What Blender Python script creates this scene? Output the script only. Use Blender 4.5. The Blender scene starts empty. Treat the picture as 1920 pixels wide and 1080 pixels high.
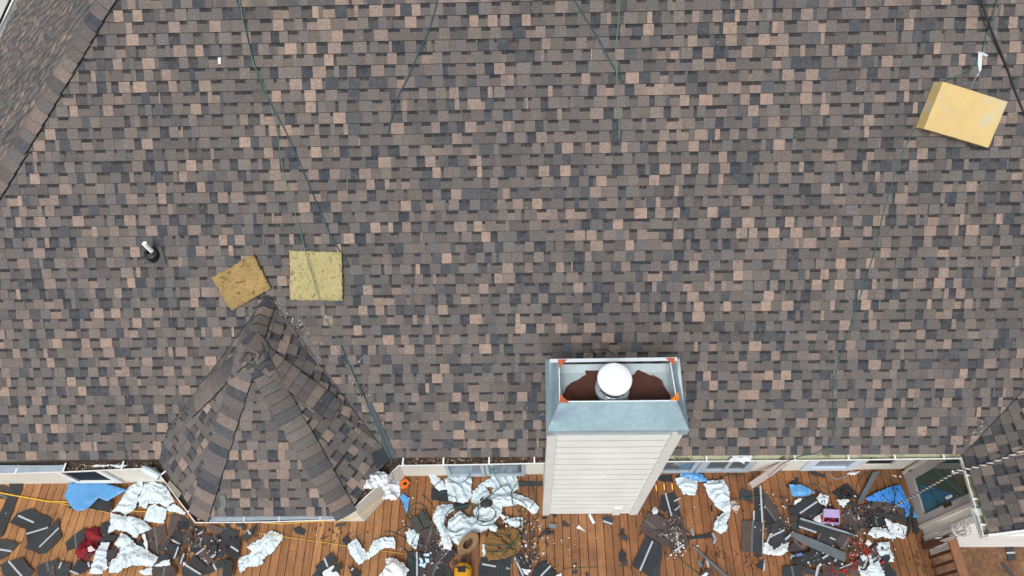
import bpy, bmesh, math, random
from mathutils import Vector, Matrix, geometry, noise
random.seed(7)
S = bpy.context.scene
COL = S.collection
V = Vector
# ------------------------------------------------------------------ camera
FPX = 1280.0
_n = V((37, 770, FPX)).normalized()                       # straight down, in lens axes (x right, y down, z forward)
_x = V((1, -.012, -(37 - .012*770)/FPX)).normalized()     # along the eave
_y = (-_n).cross(_x)                                      # towards the ridge
CAM = V((0, 0, 11.4))
cd = bpy.data.cameras.new('camera'); cam = bpy.data.objects.new('camera', cd); COL.objects.link(cam)
M = Matrix(((_x[0], _y[0], -_n[0]), (_x[1], _y[1], -_n[1]), (_x[2], _y[2], -_n[2])))  # world -> lens
R3 = M.transposed()
right, down, fwd = R3 @ V((1,0,0)), R3 @ V((0,1,0)), R3 @ V((0,0,1))
# _x,_y,-_n are expressed in lens axes: world vector of a lens vector v is (v.x, v.y, v.z) dotted with them
def w(v): return V((v.dot(_x), v.dot(_y), -v.dot(_n)))
rt, up, bk = w(V((1,0,0))), -w(V((0,1,0))), -w(V((0,0,1)))
cam.matrix_world = Matrix(((rt.x, up.x, bk.x, CAM.x), (rt.y, up.y, bk.y, CAM.y), (rt.z, up.z, bk.z, CAM.z), (0,0,0,1)))
cd.sensor_width = 36; cd.lens = 24; cd.clip_end = 500; cd.clip_start = .1
S.camera = cam
S.render.resolution_x, S.render.resolution_y = 1024, 576
# ------------------------------------------------------------------ light: overcast
wd = bpy.data.worlds.new("World"); S.world = wd; wd.use_nodes = True
nt = wd.node_tree; bg = nt.nodes['Background']
sky = nt.nodes.new('ShaderNodeTexSky'); sky.sky_type = 'NISHITA'; sky.sun_disc = False
sky.sun_elevation = math.radians(54); sky.sun_rotation = math.radians(194); sky.dust_density = 5; sky.air_density = 1.0
hs = nt.nodes.new('ShaderNodeHueSaturation'); hs.inputs['Saturation'].default_value = .24
nt.links.new(sky.outputs[0], hs.inputs['Color']); nt.links.new(hs.outputs[0], bg.inputs[0])
bg.inputs[1].default_value = .135
sd = bpy.data.lights.new('sun', 'SUN'); sd.energy = 1.5; sd.angle = math.radians(22); sd.color = (.97, .985, 1)
sun = bpy.data.objects.new('sun', sd); COL.objects.link(sun)
sun.rotation_euler = (math.radians(36), 0, math.radians(-14)); sun.location = (0, 0, 20)
S.view_settings.view_transform = 'Standard'; S.view_settings.look = 'None'; S.view_settings.gamma = 1
S.view_settings.exposure = .2

# ------------------------------------------------------------------ helpers
def ray(x, y): return w(V((x-960, y-540, FPX)))
def onz(x, y, z):
    r = ray(x, y); return CAM + r*((z-CAM.z)/r.z)
def onp(x, y, p0, n):
    r = ray(x, y); return CAM + r*((p0-CAM).dot(n)/r.dot(n))
PITCH = math.radians(44.3); HE = 2.4
E0 = onz(960, 856, HE); NR = V((0, -math.sin(PITCH), math.cos(PITCH)))
def roofp(x, y, h=0): return onp(x, y, E0+NR*h, NR)

def srgb(r, g, b):
    f = lambda c: c/12.92 if c <= .04045 else ((c+.055)/1.055)**2.4
    return (f(r/255), f(g/255), f(b/255))
_m = {}
def mat(name, col, rough=.7, metal=0, spec=.5, nscale=None, namt=.2, bump=0, bscale=40, attr=False, col2=None, rscale=None):
    """plain or mottled material; attr multiplies by the mesh colour 'Col'."""
    if name in _m: return _m[name]
    m = bpy.data.materials.new(name); m.use_nodes = True; _m[name] = m
    t = m.node_tree; N, L = t.nodes, t.links; b = N['Principled BSDF']
    b.inputs['Roughness'].default_value = rough; b.inputs['Metallic'].default_value = metal
    b.inputs['Specular IOR Level'].default_value = spec
    tc = N.new('ShaderNodeTexCoord')
    if attr:
        a = N.new('ShaderNodeAttribute'); a.attribute_name = 'Col'; src = a.outputs['Color']
    else:
        rgb = N.new('ShaderNodeRGB'); rgb.outputs[0].default_value = (*col, 1); src = rgb.outputs[0]
    for sc, am in ([] if nscale is None else (nscale if isinstance(nscale, list) else [(nscale, namt)])):
        n = N.new('ShaderNodeTexNoise'); n.inputs['Scale'].default_value = sc; n.inputs['Detail'].default_value = 4
        L.new(tc.outputs['Object'], n.inputs['Vector'])
        mr = N.new('ShaderNodeMapRange'); mr.inputs['From Min'].default_value = .3; mr.inputs['From Max'].default_value = .7
        mr.inputs['To Min'].default_value = 1-am; mr.inputs['To Max'].default_value = 1+am
        L.new(n.outputs['Fac'], mr.inputs['Value'])
        mx = N.new('ShaderNodeVectorMath'); mx.operation = 'SCALE'
        L.new(src, mx.inputs[0]); L.new(mr.outputs[0], mx.inputs['Scale']); src = mx.outputs[0]
    if col2 is not None:
        c2, sc, lo, hi = col2[:4]; mxf = col2[4] if len(col2) > 4 else 1; dst = col2[5] if len(col2) > 5 else .6
        n = N.new('ShaderNodeTexNoise'); n.inputs['Scale'].default_value = sc; n.inputs['Detail'].default_value = 5
        n.inputs['Distortion'].default_value = dst
        L.new(tc.outputs['Object'], n.inputs['Vector'])
        mr = N.new('ShaderNodeMapRange'); mr.inputs['From Min'].default_value = lo; mr.inputs['From Max'].default_value = hi; mr.inputs['To Max'].default_value = mxf
        L.new(n.outputs['Fac'], mr.inputs['Value'])
        mx = N.new('ShaderNodeMix'); mx.data_type = 'RGBA'
        L.new(mr.outputs[0], mx.inputs['Factor']); L.new(src, mx.inputs['A']); mx.inputs['B'].default_value = (*c2, 1); src = mx.outputs['Result']
    L.new(src, b.inputs['Base Color'])
    if bump:
        n = N.new('ShaderNodeTexNoise'); n.inputs['Scale'].default_value = bscale; n.inputs['Detail'].default_value = 5
        L.new(tc.outputs['Object'], n.inputs['Vector'])
        bp = N.new('ShaderNodeBump'); bp.inputs['Strength'].default_value = bump; bp.inputs['Distance'].default_value = .01
        L.new(n.outputs['Fac'], bp.inputs['Height']); L.new(bp.outputs[0], b.inputs['Normal'])
    return m

def lk(name, me, m, parent=None, smooth=False):
    o = bpy.data.objects.new(name, me); COL.objects.link(o)
    for x in (m if isinstance(m, (list, tuple)) else [m]): me.materials.append(x)
    if smooth:
        for p in me.polygons: p.use_smooth = True
    if parent:
        o.parent = parent
        if parent.type == 'EMPTY': o.matrix_parent_inverse = Matrix.Translation(parent.location).inverted()
    return o
def tag(o, label=None, cat=None, group=None, kind=None):
    for k, v_ in (('label', label), ('category', cat), ('group', group), ('kind', kind)):
        if v_: o[k] = v_
    return o
def thing(name, label, cat, loc=(0,0,0), group=None):
    o = bpy.data.objects.new(name, None); COL.objects.link(o); o.location = loc; o.empty_display_size = .1
    return tag(o, label, cat, group)
class MB:
    """collects faces (with optional colours and material slots), builds one mesh."""
    def __init__(s): s.v = []; s.f = []; s.c = []; s.mi = []
    def face(s, pts, col=(1,1,1), mi=0):
        i = len(s.v); s.v += [tuple(p) for p in pts]; s.f.append(list(range(i, i+len(pts)))); s.c.append(col); s.mi.append(mi)
    def prism(s, bot, top, col=(1,1,1), side=None, mi=0, smi=None):
        n = len(bot); s.face(top, col, mi); s.face(bot[::-1], side or col, mi if smi is None else smi)
        for i in range(n):
            j = (i+1) % n; s.face([bot[i], bot[j], top[j], top[i]], side or col, mi if smi is None else smi)
    def box(s, o, ax, ay, az, col=(1,1,1), mi=0):
        o, ax, ay, az = V(o), V(ax), V(ay), V(az)
        b = [o, o+ax, o+ax+ay, o+ay]
        if ax.cross(ay).dot(az) < 0: b = b[::-1]
        s.prism(b, [p+az for p in b], col, mi=mi)
    def cbox(s, x0, x1, y0, y1, z0, z1, col=(1,1,1), mi=0): s.box((x0,y0,z0), (x1-x0,0,0), (0,y1-y0,0), (0,0,z1-z0), col, mi)
    def tube(s, pts, r, n=6, col=(1,1,1), cap=True, mi=0):
        rings = []; pts = [V(p) for p in pts]
        rr = r if isinstance(r, (list, tuple)) else [r]*len(pts)
        for i, p in enumerate(pts):
            d = (pts[min(i+1, len(pts)-1)] - pts[max(i-1, 0)]).normalized()
            a = d.cross(V((.13,.21,1))); a = a.normalized() if a.length > 1e-4 else d.cross(V((1,0,0))).normalized()
            b = d.cross(a)
            rings.append([p + (a*math.cos(2*math.pi*k/n) + b*math.sin(2*math.pi*k/n))*rr[i] for k in range(n)])
        i0 = len(s.v)
        for R_ in rings: s.v += [tuple(q) for q in R_]
        for i in range(len(rings)-1):
            for k in range(n):
                s.f.append([i0+i*n+k, i0+i*n+(k+1) % n, i0+(i+1)*n+(k+1) % n, i0+(i+1)*n+k]); s.c.append(col); s.mi.append(mi)
        if cap:
            s.f.append([i0+k for k in range(n)][::-1]); s.c.append(col); s.mi.append(mi)
            s.f.append([i0+(len(rings)-1)*n+k for k in range(n)]); s.c.append(col); s.mi.append(mi)
    def lathe(s, c, prof, n=32, col=(1,1,1), mi=0, ax=None):
        c = V(c); a, b, d = (V((1,0,0)), V((0,1,0)), V((0,0,1))) if ax is None else ax
        i0 = len(s.v)
        for r, z in prof: s.v += [tuple(c + a*r*math.cos(2*math.pi*k/n) + b*r*math.sin(2*math.pi*k/n) + d*z) for k in range(n)]
        for i in range(len(prof)-1):
            for k in range(n):
                s.f.append([i0+i*n+k, i0+i*n+(k+1) % n, i0+(i+1)*n+(k+1) % n, i0+(i+1)*n+k]); s.c.append(col); s.mi.append(mi)
    def build(s, name, m, parent=None, smooth=False, color=False, merge=False):
        me = bpy.data.meshes.new(name); me.from_pydata(s.v, [], s.f); me.update()
        if color:
            a = me.color_attributes.new('Col', 'FLOAT_COLOR', 'CORNER'); d = []
            for f, c in zip(s.f, s.c): d += [c[0], c[1], c[2], 1]*len(f)
            a.data.foreach_set('color', d)
        o = lk(name, me, m, parent, smooth)
        me.polygons.foreach_set('material_index', s.mi)
        if merge:
            bm = bmesh.new(); bm.from_mesh(me); bmesh.ops.remove_doubles(bm, verts=bm.verts, dist=1e-4); bm.to_mesh(me); bm.free()
        return o

# ------------------------------------------------------------------ shingles
SH = mat('asphalt_shingle', (1,1,1), .93, spec=.35, attr=True, nscale=[(150, .42), (58, .20), (1.1, .05)], bump=.5, bscale=220, col2=(srgb(98,90,86), 16, .48, .70, .45))
BROWN = [srgb(95,90,86), srgb(101,94,90), srgb(89,85,82), srgb(96,92,90), srgb(107,99,94), srgb(92,89,88), srgb(82,79,78)]
SLATE = [srgb(67,70,74), srgb(75,77,80), srgb(61,65,71)]
TAN = [srgb(132,116,106), srgb(126,112,104), srgb(140,122,110), srgb(118,106,99)]
BAND = srgb(44,45,49); EDGE = srgb(26,26,28)
def jc(c, a=.06):
    k = 1+random.uniform(-a, a); return (c[0]*k, c[1]*k*(1+random.uniform(-.012,.012)), c[2]*k*(1+random.uniform(-.02,.02)))
def pick(tan, slate):
    r = random.random()
    if r < tan: return jc(random.choice(TAN))
    if r < tan+slate: return jc(random.choice(SLATE))
    return jc(random.choice(BROWN))
def clip(poly, clips):
    for (ax, ay, c) in clips:                 # keep ax*x+ay*y <= c
        out = []
        for i in range(len(poly)):
            p, q = poly[i], poly[(i+1) % len(poly)]
            dp, dq = ax*p[0]+ay*p[1]-c, ax*q[0]+ay*q[1]-c
            if dp <= 0: out.append(p)
            if (dp < 0 < dq) or (dq < 0 < dp):
                t = dp/(dp-dq); out.append((p[0]+(q[0]-p[0])*t, p[1]+(q[1]-p[1])*t))
        poly = out
        if len(poly) < 3: return []
    return poly
def shingle_face(P0, n, poly3, expo=.1325, name='shingles', parent=None, seed=1, under=True):
    """laminated shingles over a convex 3-D polygon; P0 on the eave line, n = plane normal."""
    random.seed(seed)
    n = n.normalized(); u = V((-n.y, n.x, 0)).normalized(); v = n.cross(u)      # u along the eave, v up the slope
    if v.z < 0: v = -v; u = -u
    pl = [((p-P0).dot(u), (p-P0).dot(v)) for p in poly3]
    ar = sum(pl[i][0]*pl[(i+1) % len(pl)][1]-pl[(i+1) % len(pl)][0]*pl[i][1] for i in range(len(pl)))
    if ar < 0: pl = pl[::-1]
    clips = []
    for i in range(len(pl)):
        a, b = pl[i], pl[(i+1) % len(pl)]; ax, ay = b[1]-a[1], -(b[0]-a[0]); clips.append((ax, ay, ax*a[0]+ay*a[1]))
    umin, umax = min(p[0] for p in pl), max(p[0] for p in pl); vmin, vmax = min(p[1] for p in pl), max(p[1] for p in pl)
    mb = MB()
    def cell(u0, u1, v0, v1, vb, hl, hu, col, sk=0, lo=True):
        q = clip([(u0, v0+sk*u0), (u1, v0+sk*u1), (u1, v1+sk*u1), (u0, v1+sk*u0)], clips)
        if len(q) < 3: return
        H = lambda y: hl + (hu-hl)*(y-vb)/expo
        top = [P0+u*a+v*b+n*H(b) for a, b in q]; bot = [P0+u*a+v*b-n*.001 for a, b in q]
        nn = (top[1]-top[0]).cross(top[2]-top[0])
        if nn.dot(n) < 0: top.reverse(); bot.reverse()
        mb.face(top, col)
        for i in range(len(top)):
            j = (i+1) % len(top); mb.face([bot[i], bot[j], top[j], top[i]], EDGE)
        if lo:
            lip = clip([(u0, v0-.0058), (u1, v0-.0058), (u1, v0), (u0, v0)], clips)
            if len(lip) > 2:
                f_ = [P0+u*a+v*b+n*(.0012+(H(v0)-.0012)*(1 if b > v0-.001 else .45)) for a, b in lip]
                if (f_[1]-f_[0]).cross(f_[2]-f_[0]).dot(n) < 0: f_.reverse()
                mb.face(f_, EDGE)
    k0 = int(math.floor(vmin/expo)); k1 = int(math.ceil(vmax/expo))
    for k in range(k0, k1):
        v0 = k*expo + random.uniform(-.0015, .0015); v1 = (k+1)*expo+.006
        # span of this course
        x = umin - random.uniform(0, 1.0); tooth = random.random() < .5; left = 0
        nextj = x + random.uniform(.4, 1.0); dv = 0
        while x < umax:
            wd_ = random.choice([.04,.09,.10,.105,.115,.125,.135,.145]) if not tooth else random.choice([.055,.10,.11,.12,.125,.135,.145,.155])
            x1 = x + wd_
            if x1 > nextj:
                x1 = nextj + .0; nextj += 1.0; newdv = random.uniform(-.0015,.0015); jt = True
            else: jt = False; newdv = dv
            if x1-x < .02: x1 = x+.02
            if x1 > umin:
                g = .003 if jt else 0
                a0, b0 = v0+dv, v1
                if tooth:
                    c = tuple(1.07*q for q in pick(.22, .05))
                    if random.random() < .07:
                        m_ = x+(x1-x)*random.uniform(.3,.7)
                        cell(x, m_, a0, b0, a0, .0150, .0060, c); cell(m_, x1-g, a0, b0, a0, .0150, .0060, pick(.25,.1))
                    else: cell(x, x1-g, a0, b0, a0, .0150, .0060, c)
                else:
                    r = random.random()
                    c = tuple(.90*q for q in pick(.09, .24))
                    if r < .91:
                        vb = a0+expo*random.uniform(.66,.74)
                        cell(x, x1-g, a0, vb, a0, .0110, .0025, c); cell(x, x1-g, vb, b0, a0, .0110, .0025, jc(BAND, .12), lo=False)
                    else: cell(x, x1-g, a0, b0, a0, .0110, .0025, jc(random.choice(SLATE+BROWN[:2])))
            if not jt: tooth = (not tooth) if random.random() < .97 else tooth
            else: tooth = random.random() < .5
            dv = newdv; x = x1
    # felt underneath
    if under: mb.prism([p-n*.02 for p in [P0+u*a+v*b for a, b in pl]], [p-n*.001 for p in [P0+u*a+v*b for a, b in pl]], EDGE)
    return mb.build(name, SH, parent, color=True)
def cap_row(lo, hi, n1, n2, wd_=.15, expo=.135, parent=None, seed=3, name='ridge_cap', pitch_up=.006, lift=.024):
    """overlapping folded cap shingles from lo (lower end) to hi along a hip or ridge with face normals n1 (left), n2 (right)."""
    random.seed(seed); lo, hi = V(lo), V(hi); d = (hi-lo); L = d.length; d.normalize()
    n1, n2 = n1.normalized(), n2.normalized(); nm = (n1+n2).normalized()
    s1 = d.cross(n1).normalized(); s2 = d.cross(n2).normalized()
    if s1.dot(n1+n2) > 0: s1 = -s1
    if s2.dot(n1+n2) > 0: s2 = -s2
    mb = MB(); k = 0; t = 0; 
    prev = [-9]
    while t < L:
        ex = expo*random.uniform(.93,1.07); t1 = min(L, t+ex+.03)
        rr = random.random(); c = jc(random.choice([TAN[3], srgb(116,102,95)]) if rr < .16 else random.choice(SLATE) if rr < .36 else random.choice(BROWN))
        j = random.uniform(-.006,.006); wj = wd_+random.uniform(-.006,.006)
        def prof(tt, h):
            p = lo + d*tt + nm*(lift)
            out = []
            for q in (-1, -.72, -.45, -.2, 0, .2, .45, .72, 1):
                s = s1 if q < 0 else s2; a = abs(q)*wj
                rnd = .03*(1-abs(q))**2                                     # rounded crown
                out.append(p + s*a + nm*(h - rnd*.75) + d*(j*q))
            return out
        A = prof(t, .019); B = prof(t1, .002)
        for i in range(8):
            f_ = [A[i], A[i+1], B[i+1], B[i]]
            nn = (f_[1]-f_[0]).cross(f_[2]-f_[0])
            if nn.dot(nm) < 0: f_ = f_[::-1]
            mb.face(f_, c)
            lowA = [A[i]-nm*.016-d*.011, A[i+1]-nm*.016-d*.011]
            mb.face([lowA[0], lowA[1], A[i+1], A[i]], EDGE)
        for q in (0, 8): mb.face([A[q]-nm*.02, A[q], B[q], B[q]-nm*.02], EDGE)
        t += ex
    return mb.build(name, SH, parent, color=True)

# ------------------------------------------------------------------ the house
house = thing('house', 'house with brown blended asphalt shingle roof, cream siding and white gutters', 'house', (0, 3.2, 0))
# main slope
hA, hB = roofp(190, 0), roofp(0, 330)
hd = (hB-hA).normalized()
hip_top = hA - hd*2.6; hip_low = hA + hd*((hA.z-HE)/-hd.z)
ev = lambda x: V((x, E0.y + .004*(x-E0.x), HE))
vdir = None
# wing slope, facing left
WX = 5.745
NW = V((-math.sin(PITCH), 0, math.cos(PITCH))); W0 = V((WX, 1.78, HE))
vlow = V((WX, E0.y+.02, HE)); vd = NR.cross(NW); vd = -vd if vd.z < 0 else vd; vd.normalize(); vhi = vlow + vd*6.5
def fix(p):   # drop a point on the main slope
    return p - NR*((p-E0).dot(NR))
ZT = HE+(9.2-E0.y)*math.tan(PITCH)
hip_top = hA - hd*((9.2-hA.y)/-hd.y)
main_poly = [fix(p) for p in [hip_low, V((WX, E0.y, HE)), vhi, V((vhi.x, 9.2, ZT)), hip_top]]
main_roof = shingle_face(E0, NR, main_poly, name='roof', parent=house, seed=11)
# west slope, seen at a grazing angle
g1 = CAM + ray(0, 75)/-ray(0, 75).z*9.0
NWest = (hA-hB).cross(g1-hB).normalized(); NWest = -NWest if NWest.z < 0 else NWest
g2 = onp(35, 0, hA, NWest)
gd = (g2-g1).normalized()
west_poly = [hip_top, hip_low+hd*.0, g1-gd*((g1.y-hip_low.y)/gd.y), g2+gd*3.5, hip_top+V((0,3,0))-NWest*(V((0,3,0)).dot(NWest))/NWest.z*0]
west_poly = [p-NWest*((p-hA).dot(NWest)) for p in west_poly]
shingle_face(g1, NWest, west_poly, name='west_slope', parent=house, seed=12)
cap_row(hip_low, hip_top, NWest, NR, .16, .15, parent=main_roof, seed=5, name='hip_cap')
wing = shingle_face(W0, NW, [V((WX,1.78,HE)), V((WX, vlow.y, HE)), vhi, V((vhi.x, 1.78, vhi.z))], name='wing_slope', parent=house, seed=13)

# bay roof
K = roofp(503, 556); A_ = V((-3.395, 3.66, K.z-.01)); K = V((-3.29, K.y+.25, A_.z))
VL, VR = roofp(313, 808), roofp(712, 832)
FL, FR = V((-4.295, 2.02, HE)), V((-2.365, 2.02, HE))
def nrm(a, b, c):
    n = (b-a).cross(c-a).normalized(); return -n if n.z < 0 else n
nW, nE = nrm(A_, K, VL), nrm(A_, K, VR)
nSW, nSE, nS = nrm(A_, FL, VL), nrm(A_, FR, VR), nrm(A_, FL, FR)
def edge_at(P, n, z=HE):   # where the slope's horizontal contour through FL/FR goes, at height z
    return P
uSW = nSW.cross(V((0,0,1))).normalized(); uSW = -uSW if uSW.y < 0 else uSW
uSE = nSE.cross(V((0,0,1))).normalized(); uSE = -uSE if uSE.y < 0 else uSE
EL = FL + uSW*((E0.y-.02-FL.y)/uSW.y); ER = FR + uSE*((E0.y-.02-FR.y)/uSE.y)
bay = shingle_face(FL, nS, [FL, FR, A_], name='bay_roof', parent=house, seed=21)
shingle_face(FL, nSW, [FL, A_, VL, EL], name='bay_slope', parent=bay, seed=22)
shingle_face(FR, nSE, [FR, A_, VR, ER], name='bay_slope', parent=bay, seed=23)
KL = V((K.x, K.y, K.z))
shingle_face(VL, nW, [A_, VL+(VL-A_).normalized()*.0, KL], name='bay_slope', parent=bay, seed=24)
shingle_face(VR, nE, [A_, VR, KL], name='bay_slope', parent=bay, seed=25)
cap_row(FL, A_, nSW, nS, .155, parent=bay, seed=31, name='hip_cap')
cap_row(FR, A_, nS, nSE, .155, parent=bay, seed=32, name='hip_cap')
cap_row(VL+(A_-VL)*.30, A_, nW, nSW, .15, parent=bay, seed=33, name='hip_cap')
cap_row(VR+(A_-VR)*.36, A_, nSE, nE, .15, parent=bay, seed=34, name='hip_cap')
cap_row(A_+V((0,-.06,.012)), KL, nW, nE, .15, parent=bay, seed=35, name='ridge_cap', lift=.024)

rnd_ = [(nW, A_), (nE, A_), (nSW, FL), (nSE, FR), (nS, FL)]
def bay_h(x, y): return min(p.z - (n.x*(x-p.x)+n.y*(y-p.y))/n.z for n, p in rnd_)
mb = MB(); rr_ = (0, .05, .10, .15, .19); na = 20
P_ = [[V((A_.x+q*math.cos(2*math.pi*k/na), A_.y+.01+q*1.1*math.sin(2*math.pi*k/na), 0)) for k in range(na)] for q in rr_]
for row, q in zip(P_, rr_):
    for p in row: p.z = bay_h(p.x, p.y)+.078-.10*q*q*6.5-.02*(1-q/.19)
for i in range(4):
    for k in range(na): mb.face([P_[i][k], P_[i+1][k], P_[i+1][(k+1) % na], P_[i][(k+1) % na]], SLATE[0] if (k//4) % 2 else BROWN[4])
for k in range(na): mb.face([P_[4][k]-V((0,0,.03)), P_[4][(k+1) % na]-V((0,0,.03)), P_[4][(k+1) % na], P_[4][k]], EDGE)
mb.build('peak_cap', SH, bay, color=True)
# walls
WALL = mat('cream_wall', srgb(206,204,194), .75, nscale=[(3,.05),(30,.04)], bump=.15, bscale=60)
WHITE = mat('white_paint', srgb(226,228,226), .45, nscale=[(6,.06)])
TRIM = mat('beige_trim', srgb(205,200,190), .6, nscale=[(5,.06)])
GREYF = mat('grey_frame', srgb(160,172,180), .5, nscale=[(8,.1)])
GLASSD = mat('dark_glass', srgb(24,27,30), .6, spec=.15)
wl = [V((-10,3.10,0)), V((-4.62,3.13,0)), V((-3.98,2.47,0)), V((-2.68,2.47,0)), V((-2.07,3.2,0)), V((6.22,3.27,0)), V((6.22,2.13,0)), V((12,2.13,0))]
mb = MB()
for a, b in zip(wl[:6], wl[1:7]):
    mb.face([a+V((0,0,-.5)), b+V((0,0,-.5)), b+V((0,0,2.36)), a+V((0,0,2.36))])
for a, b in zip(wl[:6], wl[1:7]):     # soffit from the wall out to the gutter
    d_ = (b-a).normalized(); o_ = V((d_.y, -d_.x, 0))*.36
    mb.face([a+V((0,0,2.27)), a+o_+V((0,0,2.27)), b+o_+V((0,0,2.27)), b+V((0,0,2.27))])
mb.build('wall', WALL, house)
def clapboard(name, x0, x1, y, z0, z1, step, m, parent, slope_top=None):
    mb = MB(); z = z0
    while z < z1-1e-3:
        h = min(step, z1-z)
        for (a, b, o1, o2) in ((0, .47, .022, .020), (.475, .50, .015, .015), (.50, .965, .019, .017), (.97, 1, .011, .011)):       # coved double-lap profile
            za, zb = z+h*a, z+h*b
            q = [(x0,za),(x1,za),(x1,zb),(x0,zb)]
            if slope_top:
                q = clip(q, [slope_top]); 
                if len(q) < 3: continue
            f_ = [V((px, y-(o1+(o2-o1)*(pz-za)/(zb-za)), pz)) for px, pz in q]
            mb.face(f_)
            (mb.face([V((x0,y,za)), V((x1,y,za)), V((x1,y-o1,za)), V((x0,y-o1,za))]) if a in (0, .5) else None)
        z += h
    return mb.build(name, m, parent)
SIDING = mat('vinyl_siding', srgb(220,225,222), .55, nscale=[(2.2,.06),(25,.03)])
t_ = math.tan(PITCH)
clapboard('gable_siding', 6.22, 12, 2.13, -.5, 7.5, .2, mat('gable_vinyl', srgb(232,234,230), .5, nscale=[(3,.05)]), house, slope_top=(-t_, 1, 2.2-t_*WX))
mb = MB(); mb.cbox(6.205, 6.30, 2.105, 2.125, -.5, 2.3); mb.cbox(6.20, 6.218, 2.11, 2.2, -.5, 2.3); mb.build('corner_trim', WHITE, house)
mb = MB()   # rake fascia along the wing gable, and its soffit
d_ = V((math.cos(PITCH), 0, math.sin(PITCH))); q0 = V((WX-.04, 1.765, HE-.005))
mb.box(q0+V((0,0,-.20)), d_*7, V((0,-.025,0)), V((0,0,.17)))
mb.box(q0+V((0,-.035,-.035)), d_*7, V((0,.03,0)), V((0,0,.03)))
mb.box(q0+V((0,.0,-.19)), d_*7, V((0,.36,0)), V((0,0,.012)))
mb.build('rake_fascia', WHITE, house)
mb = MB(); mb.cbox(WX-.02, 6.3, 1.77, 2.14, 2.17, 2.2); mb.build('soffit', WHITE, house)

# gutters ---------------------------------------------------------------
ALGAE = mat('algae_gutter', srgb(176,178,148), .8, nscale=[(12,.12)], col2=(srgb(96,92,58), 9, .52, .7))
MUCK = mat('gutter_muck', srgb(58,48,40), .9, nscale=[(40,.5)], col2=(srgb(120,98,72), 30, .6, .66), bump=.8, bscale=60)
GREYM = mat('grey_guard', srgb(150,163,172), .5, metal=.3, nscale=[(14,.12)])
def gutter(pts, muck, parent, trough_mat):
    """white K-style gutter along the lip line pts; inward is to the left."""
    pr = [(.000,-.008),(.000,.004),(.010,.004),(.010,-.012),(.016,-.05),(.034,-.088),(.150,-.088),(.150,-.03),(.154,-.03),(.154,-.093),(.030,-.093),(.008,-.055),(.000,-.012)]
    nrm_ = []
    for i in range(len(pts)):
        if i == 0: d1 = d2 = (pts[1]-pts[0]).normalized()
        elif i == len(pts)-1: d1 = d2 = (pts[-1]-pts[-2]).normalized()
        else: d1, d2 = (pts[i]-pts[i-1]).normalized(), (pts[i+1]-pts[i]).normalized()
        n1, n2 = V((-d1.y, d1.x, 0)), V((-d2.y, d2.x, 0)); m_ = (n1+n2).normalized(); nrm_.append(m_/max(.5, m_.dot(n1)))
    mb = MB(); tb = MB()
    for i in range(len(pts)-1):
        for (a, b) in zip(pr, pr[1:]+pr[:1]):
            mb.face([pts[i]+nrm_[i]*a[0]+V((0,0,a[1])), pts[i+1]+nrm_[i+1]*a[0]+V((0,0,a[1])), pts[i+1]+nrm_[i+1]*b[0]+V((0,0,b[1])), pts[i]+nrm_[i]*b[0]+V((0,0,b[1]))])
        lv = muck
        tb.face([pts[i]+nrm_[i]*.014+V((0,0,lv)), pts[i+1]+nrm_[i+1]*.014+V((0,0,lv)), pts[i+1]+nrm_[i+1]*.148+V((0,0,lv+.012)), pts[i]+nrm_[i]*.148+V((0,0,lv+.012))])
        tb.face([pts[i]+nrm_[i]*.149+V((0,0,lv)), pts[i+1]+nrm_[i+1]*.149+V((0,0,lv)), pts[i+1]+nrm_[i+1]*.149+V((0,0,.03)), pts[i]+nrm_[i]*.149+V((0,0,.03))])
    for i in (0, -1):
        q = [pts[i]+nrm_[i]*a+V((0,0,b)) for a, b in ((0,0),(.116,0),(.116,-.09),(.03,-.09))]; mb.face(q)
    g = mb.build('gutter', WHITE, parent); tb.build('gutter_trough', trough_mat, g)
    return g
GZ = 2.335
lipL = [onz(x, y, GZ) for x, y in ((-140, 893), (120,885.5), (289, 878), (366, 980.5), (500,979.5), (641, 974.5), (748, 873.5), (860,872), (1023, 869))]
lipR = [onz(x, y, GZ) for x, y in ((1244, 866), (1500,864), (1802, 860), (1843, 1003))]
gl = gutter(lipL, -.045, house, MUCK); gr = gutter(lipR, -.05, house, ALGAE)
def hanger(x, y, dx, dy, g):
    p = onz(x, y, GZ+.006); d_ = V((dx, dy, 0)).normalized(); s = V((-d_.y, d_.x, 0))*.011
    mb = MB(); mb.box(p-s-d_*.004, d_*.125, s*2, V((0,0,.005))); mb.build('hanger', WHITE, g)
for x, y in ((28,888.5),(118,885),(227,881.5)): hanger(x, y, .0, 1, gl)
for x, y in ((755,873.3),(831,872.2),(917,871),(1002,869.4)): hanger(x, y, 0, 1, gl)
for x, y in ((352,960),(300,892)): hanger(x, y, .7, .7, gl)
for x, y in ((652,965),(722,899)): hanger(x, y, -.7, .7, gl)
for x, y in ((1325.5,865.5),(1491,864),(1592,863),(1679,862)): hanger(x, y, .0, 1, gr)
hanger(1771, 860.7, -.04, 1, gr)
for x, y in ((1811,891.5),(1824,935.5),(1838.5,984)): hanger(x, y, 1, 0, gr)
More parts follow.
